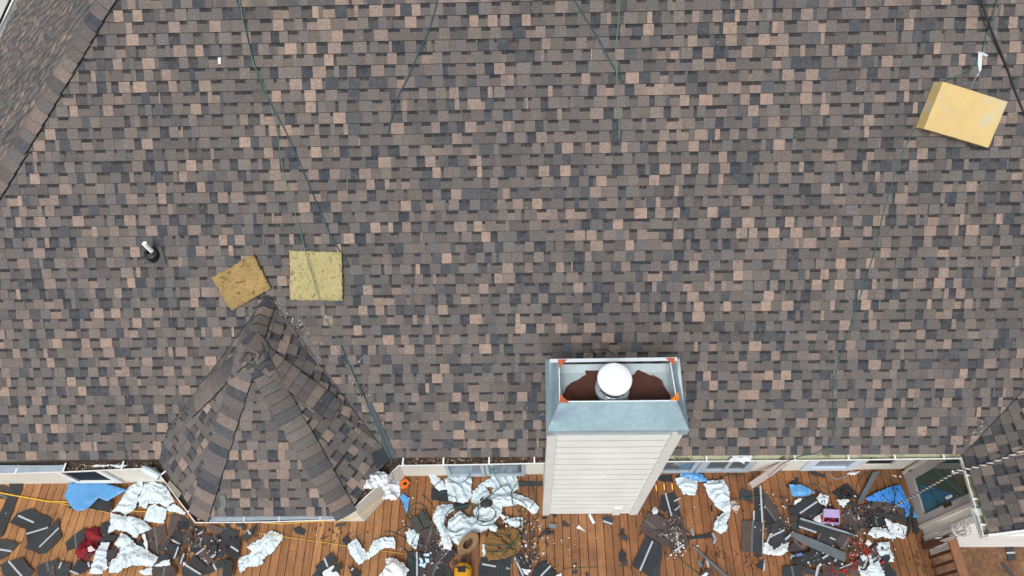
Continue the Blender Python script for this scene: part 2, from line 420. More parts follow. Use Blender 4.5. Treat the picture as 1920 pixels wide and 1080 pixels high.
def guard(x0, y0, x1, y1, g):
    a, b = onz(x0, y0, GZ+.002), onz(x1, y1, GZ+.002); d_ = b-a; n_ = V((-d_.y, d_.x, 0)).normalized()
    mb = MB(); N_ = 8
    for i in range(N_):
        f0, f1 = i/N_, (i+1)/N_
        w0, w1 = .098+.012*math.sin(f0*5), .098+.012*math.sin(f1*5)
        mb.prism([a+d_*f0, a+d_*f1, a+d_*f1+n_*w1, a+d_*f0+n_*w0], [a+d_*f0+V((0,0,.004)), a+d_*f1+V((0,0,.004)), a+d_*f1+n_*w1+V((0,0,.012)), a+d_*f0+n_*w0+V((0,0,.012))])
    go = mb.build('gutter_guard', GREYM, g)
    return go
guard(-100, 890, 118, 884, gl)
gd2 = guard(392, 978, 634, 972.5, gl)
for x in (457, 523, 600):
    p = onz(x, 978.6-(x-392)*.016, GZ+.01); mb = MB(); mb.box(p-V((.012,.0,0)), V((.024,0,0)), V((0,.105,.01)), V((0,0,.005))); mb.build('strap', mat('pale_strap', srgb(186,194,198), .5), gd2)
mb = MB(); a, b = onz(1824,965,GZ-.02), onz(1845, 970, GZ+.004); mb.box(onz(1831,967,GZ-.01), V((.13,.0,.01)), V((-.03,.09,0)), V((0,0,.004))); mb.build('splash_guard', mat('pale_green', srgb(178,190,180), .6), gr)
mb = MB(); mb.lathe(onz(1836, 958, GZ-.046), [(.0,.004),(.036,.004),(.036,0)], 20); mb.build('outlet_hole', mat('black_hole', (.01,.01,.01), .9), gr)
# west gutter in the far corner
mb = MB(); o_ = V((-.13,0,0))
mb.box(g1-gd*9+o_+V((0,0,-.1)), gd*16, V((.03,0,0)), V((0,0,.11))); mb.box(g1-gd*9+o_+V((0,0,-.1)), gd*16, V((.13,0,0)), V((0,0,.01)))
mb.build('gutter', WHITE, house)
mb = MB(); mb.tube([g1+gd*t+o_*f+V((0,0,.05+h)) for t, f, h in ((-3,1.6,-.3),(-1,1.3,-.1),(.1,.9,0),(1.2,.3,.08),(2.6,-1.0,.5))], .022, 6); mb.build('black_cable', mat('black_rubber', srgb(22,22,24), .5), house)

# windows and door in the walls --------------------------------------------
def wy(x): return 3.2+.0088*(x+1.72) if x > -1.72 else 3.115
def window(x0, x1, z0, z1, frame_mat, glass_mat, name='window', mull=None, fw=.07, curtain=False):
    y = wy((x0+x1)/2)-.004
    mb = MB()
    for a, b, c, d_ in ((x0,x1,z0,z0+fw),(x0,x1,z1-fw,z1),(x0,x0+fw,z0+fw,z1-fw),(x1-fw,x1,z0+fw,z1-fw)): mb.cbox(a, b, y-.035, y, c, d_)
    if mull: mb.cbox(mull-.03, mull+.03, y-.03, y, z0+fw, z1-fw)
    f_ = mb.build(name, frame_mat, house)
    mb = MB(); mb.face([V((x0+fw,y-.008,z0+fw)), V((x1-fw,y-.008,z0+fw)), V((x1-fw,y-.008,z1-fw)), V((x0+fw,y-.008,z1-fw))]); mb.build('pane', glass_mat, f_)
    return f_
window(-7.55, -6.78, .12, 1.9, WHITE, GLASSD, fw=.09)
LGL = mat('pale_glass', srgb(120,138,152), .15, spec=.8)
MGL = mat('mid_glass', srgb(84,96,106), .12, spec=.8)
window(1.95, 2.70, .08, 2.0, GREYF, MGL, name='sliding_door')
window(2.74, 3.62, .08, 2.0, GREYF, mat('screen_glass', srgb(70,82,86), .3, spec=.6), name='sliding_door', fw=.13, mull=3.2)
window(4.46, 5.30, .10, 2.0, mat('pale_blue_frame', srgb(196,210,220), .5), LGL, fw=.14)
window(5.26+.06, 5.86, .32, 2.0, TRIM, GLASSD, fw=.05)
window(-1.35, -.72, .05, 2.0, GREYF, LGL, name='patio_door', fw=.06)
window(-.70, -.07, .05, 2.0, GREYF, MGL, name='patio_door', fw=.05)
DOORC = mat('taupe_door', srgb(176,169,163), .5, nscale=[(3,.06)])
DGL = mat('door_glass', srgb(62,92,84), .03, spec=1.0)
mb = MB(); XW = 6.22
y0, y1, z1 = 2.36, 3.17, 2.06
for a, b, c, d_ in ((y0, y1, .0, .25), (y0, y0+.12, .25, 1.86), (y1-.13, y1, .25, 1.86), (y0, y1, 1.86, z1)): mb.cbox(XW-.04, XW, a, b, c, d_)
door = mb.build('door', DOORC, house)
mb = MB(); mb.cbox(XW-.055, XW, y0-.05, y0-.002, 0, 2.1); mb.cbox(XW-.055, XW, y1+.002, y1+.05, 0, 2.1); mb.build('door_frame', TRIM, door)
mb = MB(); mb.face([V((XW-.02,y1-.13,.25)), V((XW-.02,y0+.12,.25)), V((XW-.02,y0+.12,1.86)), V((XW-.02,y1-.13,1.86))]); mb.build('glass', DGL, door)
BRASS = mat('dull_brass', srgb(110,92,52), .35, metal=.9)
mb = MB(); p = V((XW-.045, 2.43, .86)); mb.box(p, (-.008,0,0), (0,.045,0), (0,0,.20)); mb.tube([p+V((0,.022,.14)), p+V((-.055,.022,.14)), p+V((-.06,.10,.14))], .011, 8)
mb.lathe(p+V((-.01,.022,.04)), [(.0,-.02),(.017,-.02),(.017,0)], 12, ax=(V((0,1,0)),V((0,0,1)),V((1,0,0)))); mb.build('handle', BRASS, door)
for z in (.2, 1.0, 1.75):
    mb = MB(); mb.tube([V((XW-.05, y1+.0, z)), V((XW-.05, y1+.0, z+.1))], .009, 6); mb.build('hinge', mat('dark_metal', srgb(48,46,46), .4, metal=.8), door)
mb = MB(); mb.cbox(XW-.075, XW-.045, 2.53, 2.56, 1.0, 1.14); mb.build('latch', WHITE, door)

# chimney ------------------------------------------------------------------
ch = clapboard('chimney', .245, 1.70, 2.59, 0.02, 3.97, .235, SIDING, house)
mb = MB(); mb.cbox(.232, 1.712, 2.592, 3.34, -.3, 3.97); mb.build('chase', SIDING, ch)
for a, b in ((.222, .318), (1.612, 1.724)):
    mb = MB(); mb.cbox(a, b, 2.548, 2.591, .0, 3.985); xx = a-.012 if a < 1 else b; mb.cbox(xx, xx+.012, 2.548, 2.68, .0, 3.985)
    mb.build('corner_trim', mat('trim_board', srgb(203,206,202), .55, nscale=[(3,.06)]), ch)
GALV = mat('galvanised_steel', srgb(150,177,187), .42, metal=.25, nscale=[(2.5,.12),(16,.08)], col2=(srgb(120,134,158), 2.2, .5, .75), bump=.15, bscale=9)
zt = 4.45
TL, TR, BR, BL = [onz(x, y, zt) for x, y in ((1048,682),(1257,679),(1269,751),(1050,753))]
bo = [V((.205,2.545,4.08)), V((1.775,2.545,4.08)), V((1.775,3.43,4.08)), V((.205,3.43,4.08))]     # SW SE NE NW
to = [BL, BR, TR, TL]
mb = MB()
th = .006
def sheet(q, mb=mb):
    n_ = (q[1]-q[0]).cross(q[2]-q[0]).normalized(); mb.prism([p-n_*th for p in q], q)
sheet([bo[0], bo[1], to[1], to[0]]); sheet([bo[1], bo[2], to[2], to[1]]); sheet([bo[3], bo[0], to[0], to[3]])
for q0, q1 in ((bo[0], bo[1]), (bo[1], bo[2]), (bo[3], bo[0])):
    a, b = q0.copy(), q1.copy(); sheet([a-V((0,0,.06)), b-V((0,0,.06)), b, a])
for i, c in enumerate(bo[:2]):      # corner flaps of the hem
    s = 1 if i == 0 else -1
    mb.box(c+V((s*.0,-.004,-.13)), (s*.10,0,0), (0,-.004,0), (0,0,.13))
sh = mb.build('shroud', GALV, ch)
mb = MB(); mb.cbox(.30, 1.63, 2.556, 2.580, 3.90, 4.05); mb.build('flashing', mat('pale_flashing', srgb(178,196,200), .45, metal=.2, nscale=[(5,.1)]), ch)
LIP = mat('bright_lip', srgb(222,232,236), .35, metal=.1)
mb = MB()
for a, b in ((to[0],to[1]),(to[1],to[2]),(to[3],to[0])): mb.tube([a, b], .007, 6)
mb.build('rolled_lip', LIP, sh)
mb = MB(); a, b = to[3]+V((-.10,.015,-.0)), to[2]+V((.08,.015,0)); mb.box(a, b-a, (0,.045,-.01), (0,0,.008)); mb.build('back_rail', LIP, sh)
# pan with rust, open at the back under the rail
PAN = mat('pan_steel', srgb(176,190,194), .45, metal=.2, nscale=[(4,.1)], col2=(srgb(170,140,90), 3.2, .58, .72))
RUST = mat('rust', srgb(76,42,33), .85, nscale=[(5,.18),(60,.15)], col2=(srgb(150,80,30), 2.5, .66, .78), bump=.3, bscale=60)
mb = MB(); z0 = 4.035; x0, x1, ya, yb = .245, 1.735, 2.57, 3.36
cx, cy = .98, 2.98
z0 = 4.10; yb = onz(1150, 684.5, z0).y
mb.cbox(x0, x1, ya, yb, z0-.01, z0); mb.cbox(x0, x1, yb, yb+.008, z0-.01, z0+.018)
mb.face([V((x0,ya,z0+.004)), V((x0+.16,ya,z0+.004)), V((x0+.10,yb,z0+.05)), V((x0,yb,z0+.16))]); mb.face([V((x1-.16,ya,z0+.004)), V((x1,ya,z0+.004)), V((x1,yb,z0+.16)), V((x1-.10,yb,z0+.05))])
mb.face([V((x0,yb-.10,z0+.006)), V((x1,yb-.10,z0+.006)), V((x1,yb-.001,z0+.03)), V((x0,yb-.001,z0+.03))])
pan = mb.build('pan', PAN, ch)
for pts in ([(1053,757),(1056,738),(1063,724),(1072,717),(1082,713),(1091,707),(1099,702),(1097,695),(1102,691),(1112,690),(1120,693),(1125,700),(1132,706),(1132,757)],
            [(1178,757),(1180,706),(1188,703),(1193,696),(1197,693),(1206,698),(1218,704),(1226,704),(1232,707),(1241,714),(1245,723),(1254,738),(1262,748),(1266,757)]):
    dense = []
    for i in range(len(pts)):
        p, q = V(pts[i]), V(pts[(i+1) % len(pts)])
        for k in range(3):
            c = p.lerp(q, k/3); dense.append(c+V((random.uniform(-.5,.5), random.uniform(-.5,.5))))
    mb = MB(); q = [onz(c.x, c.y, z0+.013) for c in dense]
    if sum(q[i].x*q[(i+1) % len(q)].y-q[(i+1) % len(q)].x*q[i].y for i in range(len(q))) < 0: q.reverse()
    mb.prism([p-V((0,0,.006)) for p in q], q); rp = mb.build('rust_patch', RUST, pan)
    cq = sum(q, V((0,0,0)))/len(q); hq = [cq+V(((p.x-cq.x)*random.uniform(1.03,1.12), (p.y-cq.y)*random.uniform(1.03,1.13), -.003)) for p in q]
    mb = MB(); mb.prism([p-V((0,0,.006)) for p in hq], hq); mb.build('rust_stain', mat('rust_stain', srgb(150,112,78), .8, nscale=[(8,.3)], col2=(srgb(176,188,190), 9, .45, .6)), rp)
RB = mat('rusty_bracket', srgb(172,84,56), .8, nscale=[(30,.2)]); RO = mat('orange_rust_bracket', srgb(206,112,30), .8, nscale=[(40,.3)])
for tri, m_ in (([(1046,674),(1063,674),(1048,690)],RB), ([(1248,671),(1265,671),(1265,685)],RB), ([(1050,738),(1067,755),(1050,755)],RB), ([(1256,751),(1272,735),(1274,751)],RO)):
    q = [onz(x, y, zt+.010) for x, y in tri]; 
    if (q[1]-q[0]).cross(q[2]-q[0]).z < 0: q.reverse()
    mb = MB(); mb.prism([p-V((0,0,.004)) for p in q], q); mb.build('corner_bracket', m_, sh)
fc = onz(1153, 709, 4.60); fx, fy = fc.x, fc.y
fl_ = mb = MB(); mb.lathe((fx, fy, 0), [(.150,4.04),(.150,4.36),(.163,4.365),(.163,4.39),(.15,4.395)], 40); mb.lathe((fx,fy,0), [(.19,4.30),(.19,4.335),(.14,4.345)], 40)
flue = mb.build('flue', mat('flue_metal', srgb(170,182,186), .3, metal=.5, nscale=[(9,.1)]), ch, smooth=True)
mb = MB(); mb.lathe((fx, fy, 0), [(.135,4.38),(.135,4.56)], 40); mb.build('flue_core', mat('flue_dark', srgb(26,30,32), .6), flue)
mb = MB()
for k in range(14):
    a = 2*math.pi*k/14; p = V((fx+.158*math.cos(a), fy+.158*math.sin(a), 4.39)); mb.tube([p, p+V((0,0,.18))], .006, 5)
mb.lathe((fx,fy,0), [(.161,4.47),(.166,4.47),(.166,4.49),(.161,4.49)], 40)
mb.build('flue_cage', mat('cage_metal', srgb(120,128,130), .4, metal=.5), flue)
mb = MB(); mb.lathe((fx, fy, 0), [(.0,4.602),(.10,4.602),(.172,4.600),(.184,4.594),(.188,4.580),(.187,4.555),(.175,4.555)], 48); mb.build('flue_cap', mat('white_cap', srgb(222,225,226), .35, nscale=[(7,.05)], bump=.35, bscale=7), flue, smooth=True)
mb = MB(); mb.cbox(1.33, 1.45, 2.545, 2.575, .0, .42); mb.build('vent_cover', mat('vent_cover_white', srgb(216,216,212), .5), ch)
# loose wires behind the chimney crown
mb = MB(); mb.tube([roofp(x, y, h) for x, y, h in ((1102,668,.02),(1115,655,.05),(1140,657,.06),(1155,668,.02))], .004, 5); mb.tube([roofp(x, y, h) for x, y, h in ((1105,652,.03),(1118,668,.02))], .004, 5)
mb.build('chimney_wire', mat('dark_metal', srgb(48,46,46), .4, metal=.8), ch)

# ------------------------------------------------------------------ ground, deck, yard
DIRT = mat('dirt', srgb(104,74,52), .95, nscale=[(2.5,.2),(14,.28),(70,.3)], col2=(srgb(126,104,76), 9, .56, .72, .7), bump=1.0, bscale=30)
mb = MB(); mb.face([V((-150,-150,-.42)), V((150,-150,-.42)), V((150,150,-.42)), V((-150,150,-.42))]); tag(mb.build('ground', DIRT), 'bare brown dirt below the deck', 'ground', kind='structure')
mb = MB(); mb.face([V((-60,4,-.41)), V((-10.2,4,-.41)), V((-10.2,60,-.41)), V((-60,60,-.41))]); tag(mb.build('driveway', mat('concrete', srgb(178,182,172), .9, nscale=[(1.2,.1),(20,.08)], col2=(srgb(140,150,140), .8, .56, .6))), 'pale concrete drive beyond the left gutter', 'driveway', kind='structure')
WOOD = mat('deck_wood', (1,1,1), .62, attr=True, nscale=[(1.4,.18)], spec=.3)
t = WOOD.node_tree; N, L = t.nodes, t.links; b = N['Principled BSDF']
src = b.inputs['Base Color'].links[0].from_socket
tc = N.new('ShaderNodeTexCoord'); mp = N.new('ShaderNodeMapping'); mp.inputs['Scale'].default_value = (60, 2.2, 30)
nz = N.new('ShaderNodeTexNoise'); nz.inputs['Scale'].default_value = 1; nz.inputs['Detail'].default_value = 6; nz.inputs['Distortion'].default_value = 1.2
L.new(tc.outputs['Object'], mp.inputs['Vector']); L.new(mp.outputs[0], nz.inputs['Vector'])
mr = N.new('ShaderNodeMapRange'); mr.inputs['From Min'].default_value = .3; mr.inputs['From Max'].default_value = .7; mr.inputs['To Min'].default_value = .68; mr.inputs['To Max'].default_value = 1.28
L.new(nz.outputs['Fac'], mr.inputs['Value']); sc = N.new('ShaderNodeVectorMath'); sc.operation = 'SCALE'
L.new(src, sc.inputs[0]); L.new(mr.outputs[0], sc.inputs['Scale'])
n2 = N.new('ShaderNodeTexNoise'); n2.inputs['Scale'].default_value = 1.6; n2.inputs['Detail'].default_value = 5; n2.inputs['Roughness'].default_value = .65; L.new(tc.outputs['Object'], n2.inputs['Vector'])
m2 = N.new('ShaderNodeMapRange'); m2.inputs['From Min'].default_value = .50; m2.inputs['From Max'].default_value = .74; m2.inputs['To Max'].default_value = .6; L.new(n2.outputs['Fac'], m2.inputs['Value'])
mx = N.new('ShaderNodeMix'); mx.data_type = 'RGBA'; L.new(m2.outputs[0], mx.inputs['Factor']); L.new(sc.outputs[0], mx.inputs['A']); mx.inputs['B'].default_value = (*srgb(66,46,36), 1)
L.new(mx.outputs['Result'], b.inputs['Base Color'])
random.seed(5); mb = MB(); x = -11.0
while x < 6.22:
    wv = .1325; x1 = min(x+wv-.010, 6.222)
    base = srgb(158,114,74); rd = srgb(132,88,57)
    f_ = random.random()*.5 + (.45 if x > -2.4 else .0) + (.15 if x > 1 else 0); c = tuple(base[i]*(1-min(f_,1))+rd[i]*min(f_,1) for i in range(3)); k = random.uniform(.78,1.14)*(.82 if x > 5.3 else 1); c = tuple(q*k for q in c)
    dz = random.uniform(-.001,.001); ysp = random.uniform(-1.5, 3.0)
    for ya, yb in ((-3.2, ysp-.002), (ysp+.002, 3.6)):
        if yb-ya > .05: mb.cbox(x, x1, ya, yb, -.032+dz, dz, c)
        k2 = random.uniform(.9,1.1); c = tuple(q*k2 for q in c)
    x += wv
tag(mb.build('deck', WOOD, color=True), 'wooden deck of long stained boards under the eaves', 'deck', kind='structure')
mb = MB()
for y in (-3.1,-2.2,-1.3,-.4,.5,1.4,2.3,3.2): mb.cbox(-11, 6.2, y, y+.04, -.22, -.034)
mb.cbox(6.205, 6.24, -3.2, 2.09, -.24, -.005)
tag(mb.build('deck_frame', mat('dark_joist', srgb(70,44,30), .8)), 'dark joists under the deck boards', 'deck frame', kind='structure')
# railing
rail = thing('deck_railing', 'brown wooden deck railing with flat top rail beside dirt yard', 'railing', (6.2, 2.05, 0))
RW = mat('rail_wood', srgb(128,86,58), .6, nscale=[(6,.14),(40,.08)]); RD = mat('baluster_wood', srgb(84,50,32), .7, nscale=[(9,.2)])
mb = MB(); mb.cbox(6.075, 6.205, -2.5, 2.0, .83, .868); mb.cbox(6.15,6.19,-2.5,2.0,.735,.828); mb.build('top_rail', RW, rail)
mb = MB(); mb.cbox(6.13, 6.225, 2.0, 2.095, -.3, .825); mb.build('post', RD, rail)
y = 1.86
while y > -2.4:
    mb = MB(); mb.cbox(6.19, 6.225, y, y+.036, -.2, .83); mb.build('baluster', RD, rail); y -= .138
mb = MB(); mb.cbox(6.232, 6.262, 1.93, 1.995, -.4, .70); tag(mb.build('white_post_sleeve', WHITE), 'slim white sleeve standing against the railing end post', 'post')

# ================================================================== loose things
FR_ = {'A': (0,880,5.4), 'B': (240,880,5.4), 'C': (360,840,4.5), 'D': (720,880,5.4), 'E': (880,880,5.4), 'F': (1160,880,5.4), 'G': (1380,880,5.4), 'H': (1540,880,5.4), 'I': (1700,840,4.5), 'P': (0,0,1)}
def px(f, x, y): o = FR_[f]; return (o[0]+x/o[2], o[1]+y/o[2])
def W(f, p, z=0.0): q = px(f, *p); return onz(q[0], q[1], z)
SHD = mat('shingle_back', (1,1,1), .8, attr=True, nscale=[(9,.12),(70,.16)], bump=.4, bscale=120, spec=.4)
STRIPM = mat('sealant_strip', srgb(170,176,182), .4, nscale=[(30,.08)])
THINM = mat('thin_seam', srgb(128,130,134), .5, nscale=[(30,.1)])
DARKS = [srgb(46,49,52), srgb(52,54,57), srgb(42,45,50), srgb(56,57,58)]
BRN = [srgb(78,67,63), srgb(72,62,60), srgb(84,72,66)]
zc = {'A': .004, 'B': .004, 'C': .004, 'D': .004, 'E': .004, 'F': .004, 'G': .004, 'H': .004, 'I': -.415, 'P': 0}
SCRAPS = 'torn shingle pieces scattered on the deck'
def scrap(f, poly, label, brown=False, strips=(), thin=(), z=None, dz=.0042, name='shingle_scrap', cat='shingle scrap', m=None, warp=.03, group=SCRAPS):
    if z is None: z = zc[f]; zc[f] = min(z+dz, .14) if f != 'I' else z
    pts = [W(f, p, z) for p in poly]
    nseed = V((pts[0].x*3, pts[0].y*3, 7))
    cen = sum(pts, V((0,0,0)))/len(pts)
    col = jc(random.choice(BRN if brown else DARKS), .12)
    def lift(p): return max(0, noise.noise(p*2.2+nseed)*warp) + max(0,(p-cen).length-.12)*.05
    dense = []
    for i in range(len(pts)):
        a, b = pts[i], pts[(i+1) % len(pts)]; n_ = max(1, int((b-a).length/.06))
        for k in range(n_):
            q = a.lerp(b, k/n_)
            if k: q += V((random.uniform(-.009,.009), random.uniform(-.009,.009), 0))
            dense.append(q)
    n0 = len(dense); inner = []
    xs = [p.x for p in dense]; ys = [p.y for p in dense]
    gx = min(xs)+.05
    while gx < max(xs):
        gy = min(ys)+.05
        while gy < max(ys):
            inner.append(V((gx, gy, z))); gy += .09
        gx += .09
    vs = [V((p.x, p.y)) for p in dense+inner]
    ed = [(i, (i+1) % n0) for i in range(n0)]
    ov, oe, of, *_ = geometry.delaunay_2d_cdt(vs, ed, [], 1, 1e-5)
    def P3(q, h=0): p = V((q[0], q[1], z)); return p + V((0,0,lift(p)+h))
    bm = bmesh.new(); t_ = .005
    tv = [bm.verts.new(P3(q, t_)) for q in ov]; bv = [bm.verts.new(P3(q)) for q in ov]
    for fc_ in of:
        bm.faces.new([tv[i] for i in fc_]); bm.faces.new([bv[i] for i in reversed(fc_)])
    cnt = {}
    for fc_ in of:
        for i in range(len(fc_)):
            e = (fc_[i], fc_[(i+1) % len(fc_)]); cnt[e] = 1
    for (a, b) in list(cnt):
        if (b, a) not in cnt: bm.faces.new([bv[a], bv[b], tv[b], tv[a]])
    me = bpy.data.meshes.new(name); bm.normal_update(); bm.to_mesh(me); bm.free()
    ca = me.color_attributes.new('Col', 'FLOAT_COLOR', 'CORNER'); ca.data.foreach_set('color', list(col+(1,))*len(me.loops))
    o = lk(name, me, m or SHD); tag(o, label, cat, group)
    for lst, wd_, mm, nm_ in ((strips, .013, STRIPM, 'sealant_strip'), (thin, .003, THINM, 'seam_line')):
        for a, b in lst:
            for off in ((0,) if wd_ > .01 else (-.008, .008)):
                p, q = W(f, a, z), W(f, b, z); d = (q-p); nn = V((-d.y, d.x, 0)).normalized(); p = p+nn*off; q = q+nn*off
                mb = MB(); K_ = 6
                for k in range(K_):
                    u0, u1 = p+d*(k/K_), p+d*((k+1)/K_); 
                    qd = [u0-nn*wd_, u1-nn*wd_, u1+nn*wd_, u0+nn*wd_]
                    mb.face([V((c.x, c.y, z+lift(V((c.x,c.y,z)))+t_+.0022)) for c in qd]); 
                mb.build(nm_, mm, o)
                if wd_ > .01: break
    return o
def cloth(f, poly, label, m, name='house_wrap_piece', cat='house wrap', amp=.05, z=None, grid=.026, freq=6, group=None, jag=.011, zfun=None, smooth=False):
    if z is None: z = zc[f]+.006; zc[f] = min(zc[f]+.004, .14)
    pts = [W(f, p, z) for p in poly] if zfun is None else [zfun(*px(f, *p)) for p in poly]
    dense = []
    for i in range(len(pts)):
        a, b = pts[i], pts[(i+1) % len(pts)]; n_ = max(1, int((b-a).length/grid))
        for k in range(n_):
            q = a.lerp(b, k/n_); dense.append(q + V((random.uniform(-jag,jag), random.uniform(-jag,jag), 0)))
    n0 = len(dense); xs = [p.x for p in dense]; ys = [p.y for p in dense]; vs = [V((p.x, p.y)) for p in dense]
    gx = min(xs); 
    while gx < max(xs):
        gy = min(ys)
        while gy < max(ys): vs.append(V((gx+random.uniform(-.3,.3)*grid, gy+random.uniform(-.3,.3)*grid))); gy += grid
        gx += grid
    ov, oe, of, *_ = geometry.delaunay_2d_cdt(vs, [(i, (i+1) % n0) for i in range(n0)], [], 1, 1e-5)
    sd_ = V((random.uniform(0,50), random.uniform(0,50), 3))
    zb = sum(p.z for p in pts)/len(pts); ag = random.uniform(0, 3.14); ca_, sa_ = math.cos(ag), math.sin(ag)
    vv = []
    for q in ov:
        p = V((q[0], q[1], 0)); dm = min((V((d.x, d.y, 0))-p).length for d in dense[::2])
        e = min(1, .25+dm/.10)
        pr_ = V((p.x*ca_+p.y*sa_, -p.x*sa_+p.y*ca_, 0)); wv = V((pr_.x*freq*1.5, pr_.y*freq*.6, 0)) + sd_ + V((noise.noise(p*3+sd_), noise.noise(p*3-sd_), 0))*1.3
        r1 = 1-abs(noise.noise(wv))*2.2; r2 = 1-abs(noise.noise(wv*2.3+V((9,2,1))))*2.6; r3 = 1-abs(noise.noise(V((wv.x*1.1, wv.y*3.6, 5))))*3
        h = amp*e*(max(0, r1)*.70+max(0, r2)*.22+max(0, r3)*.10 + .15+.5*max(0, noise.noise(p*1.7+sd_)))
        vv.append((q[0], q[1], zb+h))
    me = bpy.data.meshes.new(name); me.from_pydata(vv, [], [list(x) for x in of]); me.update()
    o = lk(name, me, m, smooth=smooth); tag(o, label, cat, group)
    so = o.modifiers.new('thickness', 'SOLIDIFY'); so.thickness = .003
    return o
def wrapmat(name, base, ink, amt):
    m = mat(name, base, .75, nscale=[(6,.07)], bump=.15, bscale=18, spec=.2)
    t = m.node_tree; N, L = t.nodes, t.links; b = N['Principled BSDF']; src = b.inputs['Base Color'].links[0].from_socket
    tc = N.new('ShaderNodeTexCoord'); mp = N.new('ShaderNodeMapping'); mp.inputs['Rotation'].default_value = (0,0,.7); mp.inputs['Scale'].default_value = (38, 13, 1)
    vz = N.new('ShaderNodeTexVoronoi'); vz.inputs['Scale'].default_value = 1; L.new(tc.outputs['Object'], mp.inputs['Vector']); L.new(mp.outputs[0], vz.inputs['Vector'])
    wv = N.new('ShaderNodeTexNoise'); wv.inputs['Scale'].default_value = 3.2; wv.inputs['Detail'].default_value = 1; L.new(tc.outputs['Object'], wv.inputs['Vector'])
    c1 = N.new('ShaderNodeMath'); c1.operation = 'LESS_THAN'; c1.inputs[1].default_value = .30; L.new(vz.outputs['Distance'], c1.inputs[0])
    c2 = N.new('ShaderNodeMath'); c2.operation = 'GREATER_THAN'; c2.inputs[1].default_value = amt; L.new(wv.outputs['Fac'], c2.inputs[0])
    mu = N.new('ShaderNodeMath'); mu.operation = 'MULTIPLY'; L.new(c1.outputs[0], mu.inputs[0]); L.new(c2.outputs[0], mu.inputs[1])
    mx = N.new('ShaderNodeMix'); mx.data_type = 'RGBA'; L.new(mu.outputs[0], mx.inputs['Factor']); L.new(src, mx.inputs['A']); mx.inputs['B'].default_value = (*ink, 1)
    L.new(mx.outputs['Result'], b.inputs['Base Color']); return m
WRAP = wrapmat('house_wrap', srgb(198,210,216), srgb(150,178,190), .55)
WRAPD = wrapmat('house_wrap_black_print', srgb(204,212,216), srgb(52,60,66), .50)
PLAIN = mat('plain_white_wrap', srgb(206,210,213), .75, nscale=[(8,.06)], bump=.15, bscale=20, spec=.2)
TARP = mat('blue_tarp', srgb(84,146,200), .45, nscale=[(5,.07),(60,.04)], bump=.2, bscale=25)
TARPD = wrapmat('blue_tarp_dark_print', srgb(64,132,206), srgb(30,56,96), .42)
TARPG = 'blue tarp pieces on the deck'; WG = 'crumpled white house wrap on the deck'
random.seed(99)

# ---- far left of the deck
scrap('A', [(60,165),(105,190),(105,262),(75,300),(-40,290),(-60,165)], 'brown torn shingle against the wall at the left edge of the deck', True, thin=[((0,255),(75,292))])
scrap('A', [(100,140),(232,138),(228,215),(165,330),(95,520),(25,690),(-80,690),(-20,480),(70,300),(105,250)], 'long black felt strip leaning across the left edge of the deck', name='felt_strip', cat='felt strip', group=None)
scrap('A', [(320,395),(510,490),(340,600),(265,606),(100,540),(190,440)], 'dark shingle scrap with white strip, uppermost of the three overlapping scraps at the left', strips=[((188,470),(345,540))])
scrap('A', [(340,565),(500,500),(530,512),(490,590),(350,745),(282,752),(262,605)], 'dark shingle scrap with torn brown edge, middle of the three overlapping scraps', strips=[((272,655),(488,590))])
scrap('A', [(592,492),(604,610),(628,690),(465,852),(395,860),(255,795),(282,752),(350,738)], 'large dark shingle scrap with long white strip, lowest of the three overlapping scraps', strips=[((400,788),(600,595))])
scrap('A', [(-40,715),(25,712),(210,750),(20,915),(-40,930)], 'dark shingle scrap with chewed upper edge cut off by the left frame edge', strips=[((-40,806),(122,832))])
scrap('A', [(5,965),(215,890),(350,1030),(270,1110),(60,1110)], 'rectangular dark shingle scrap with diagonal white strip in the lower left corner', strips=[((92,930),(225,1085))])
scrap('A', [(375,975),(585,905),(600,1000),(560,1110),(385,1110)], 'dark shingle scrap with two seam lines at the bottom near the left corner', thin=[((478,945),(492,1035))])
scrap('A', [(595,935),(725,955),(690,1110),(560,1110)], 'narrow dark shingle scrap with white strip lying at the bottom below the red jacket', strips=[((626,942),(600,1005))])
scrap('A', [(530,965),(552,960),(560,1070),(495,1075)], 'small brown shingle sliver on top of two dark scraps at the bottom left', True)
scrap('A', [(665,745),(755,660),(860,585),(865,690),(780,795),(680,832)], 'dark shingle scrap with twin seam lines just left of the red jacket', thin=[((760,655),(775,795))])
scrap('A', [(1030,540),(1125,530),(1120,650),(1090,680),(1015,650)], 'plain dark shingle scrap between the red jacket top and the white wrap')
scrap('A', [(790,905),(860,945),(970,960),(820,1060),(700,1050)], 'dark shingle scrap with two short white strips below the red jacket', strips=[((893,940),(908,990)),((712,1030),(795,1062))])
scrap('A', [(980,725),(1100,660),(1195,680),(1130,745)], 'dark shingle scrap right of the red jacket under the white wrap')
scrap('A', [(980,300),(1135,320),(1120,445),(1060,420),(700,395),(700,372),(920,368)], 'black felt scrap under the lower edge of the large blue tarp', name='felt_strip', cat='felt strip', group=None)
zc['A'] += .02
cloth('A', [(690,140),(870,133),(1060,138),(1290,210),(1180,270),(1080,325),(1000,290),(940,350),(880,405),(790,425),(740,400),(700,340),(650,270),(690,190)], 'large smooth blue tarp below the left window', TARP, 'tarp_piece', 'tarp', amp=.03, freq=2.5, group=TARPG, grid=.04, jag=.002, smooth=True)
mb = MB(); pts = [W('A', p, .09) for p in ((1030,245),(1060,220),(1100,160),(1085,240),(1060,270),(1040,262))]; mb.tube(pts, .004, 5); o = mb.build('tie_cord', mat('navy_cord', srgb(28,52,104), .6)); tag(o, 'dark blue tie cord bunched on the large blue tarp', 'cord')
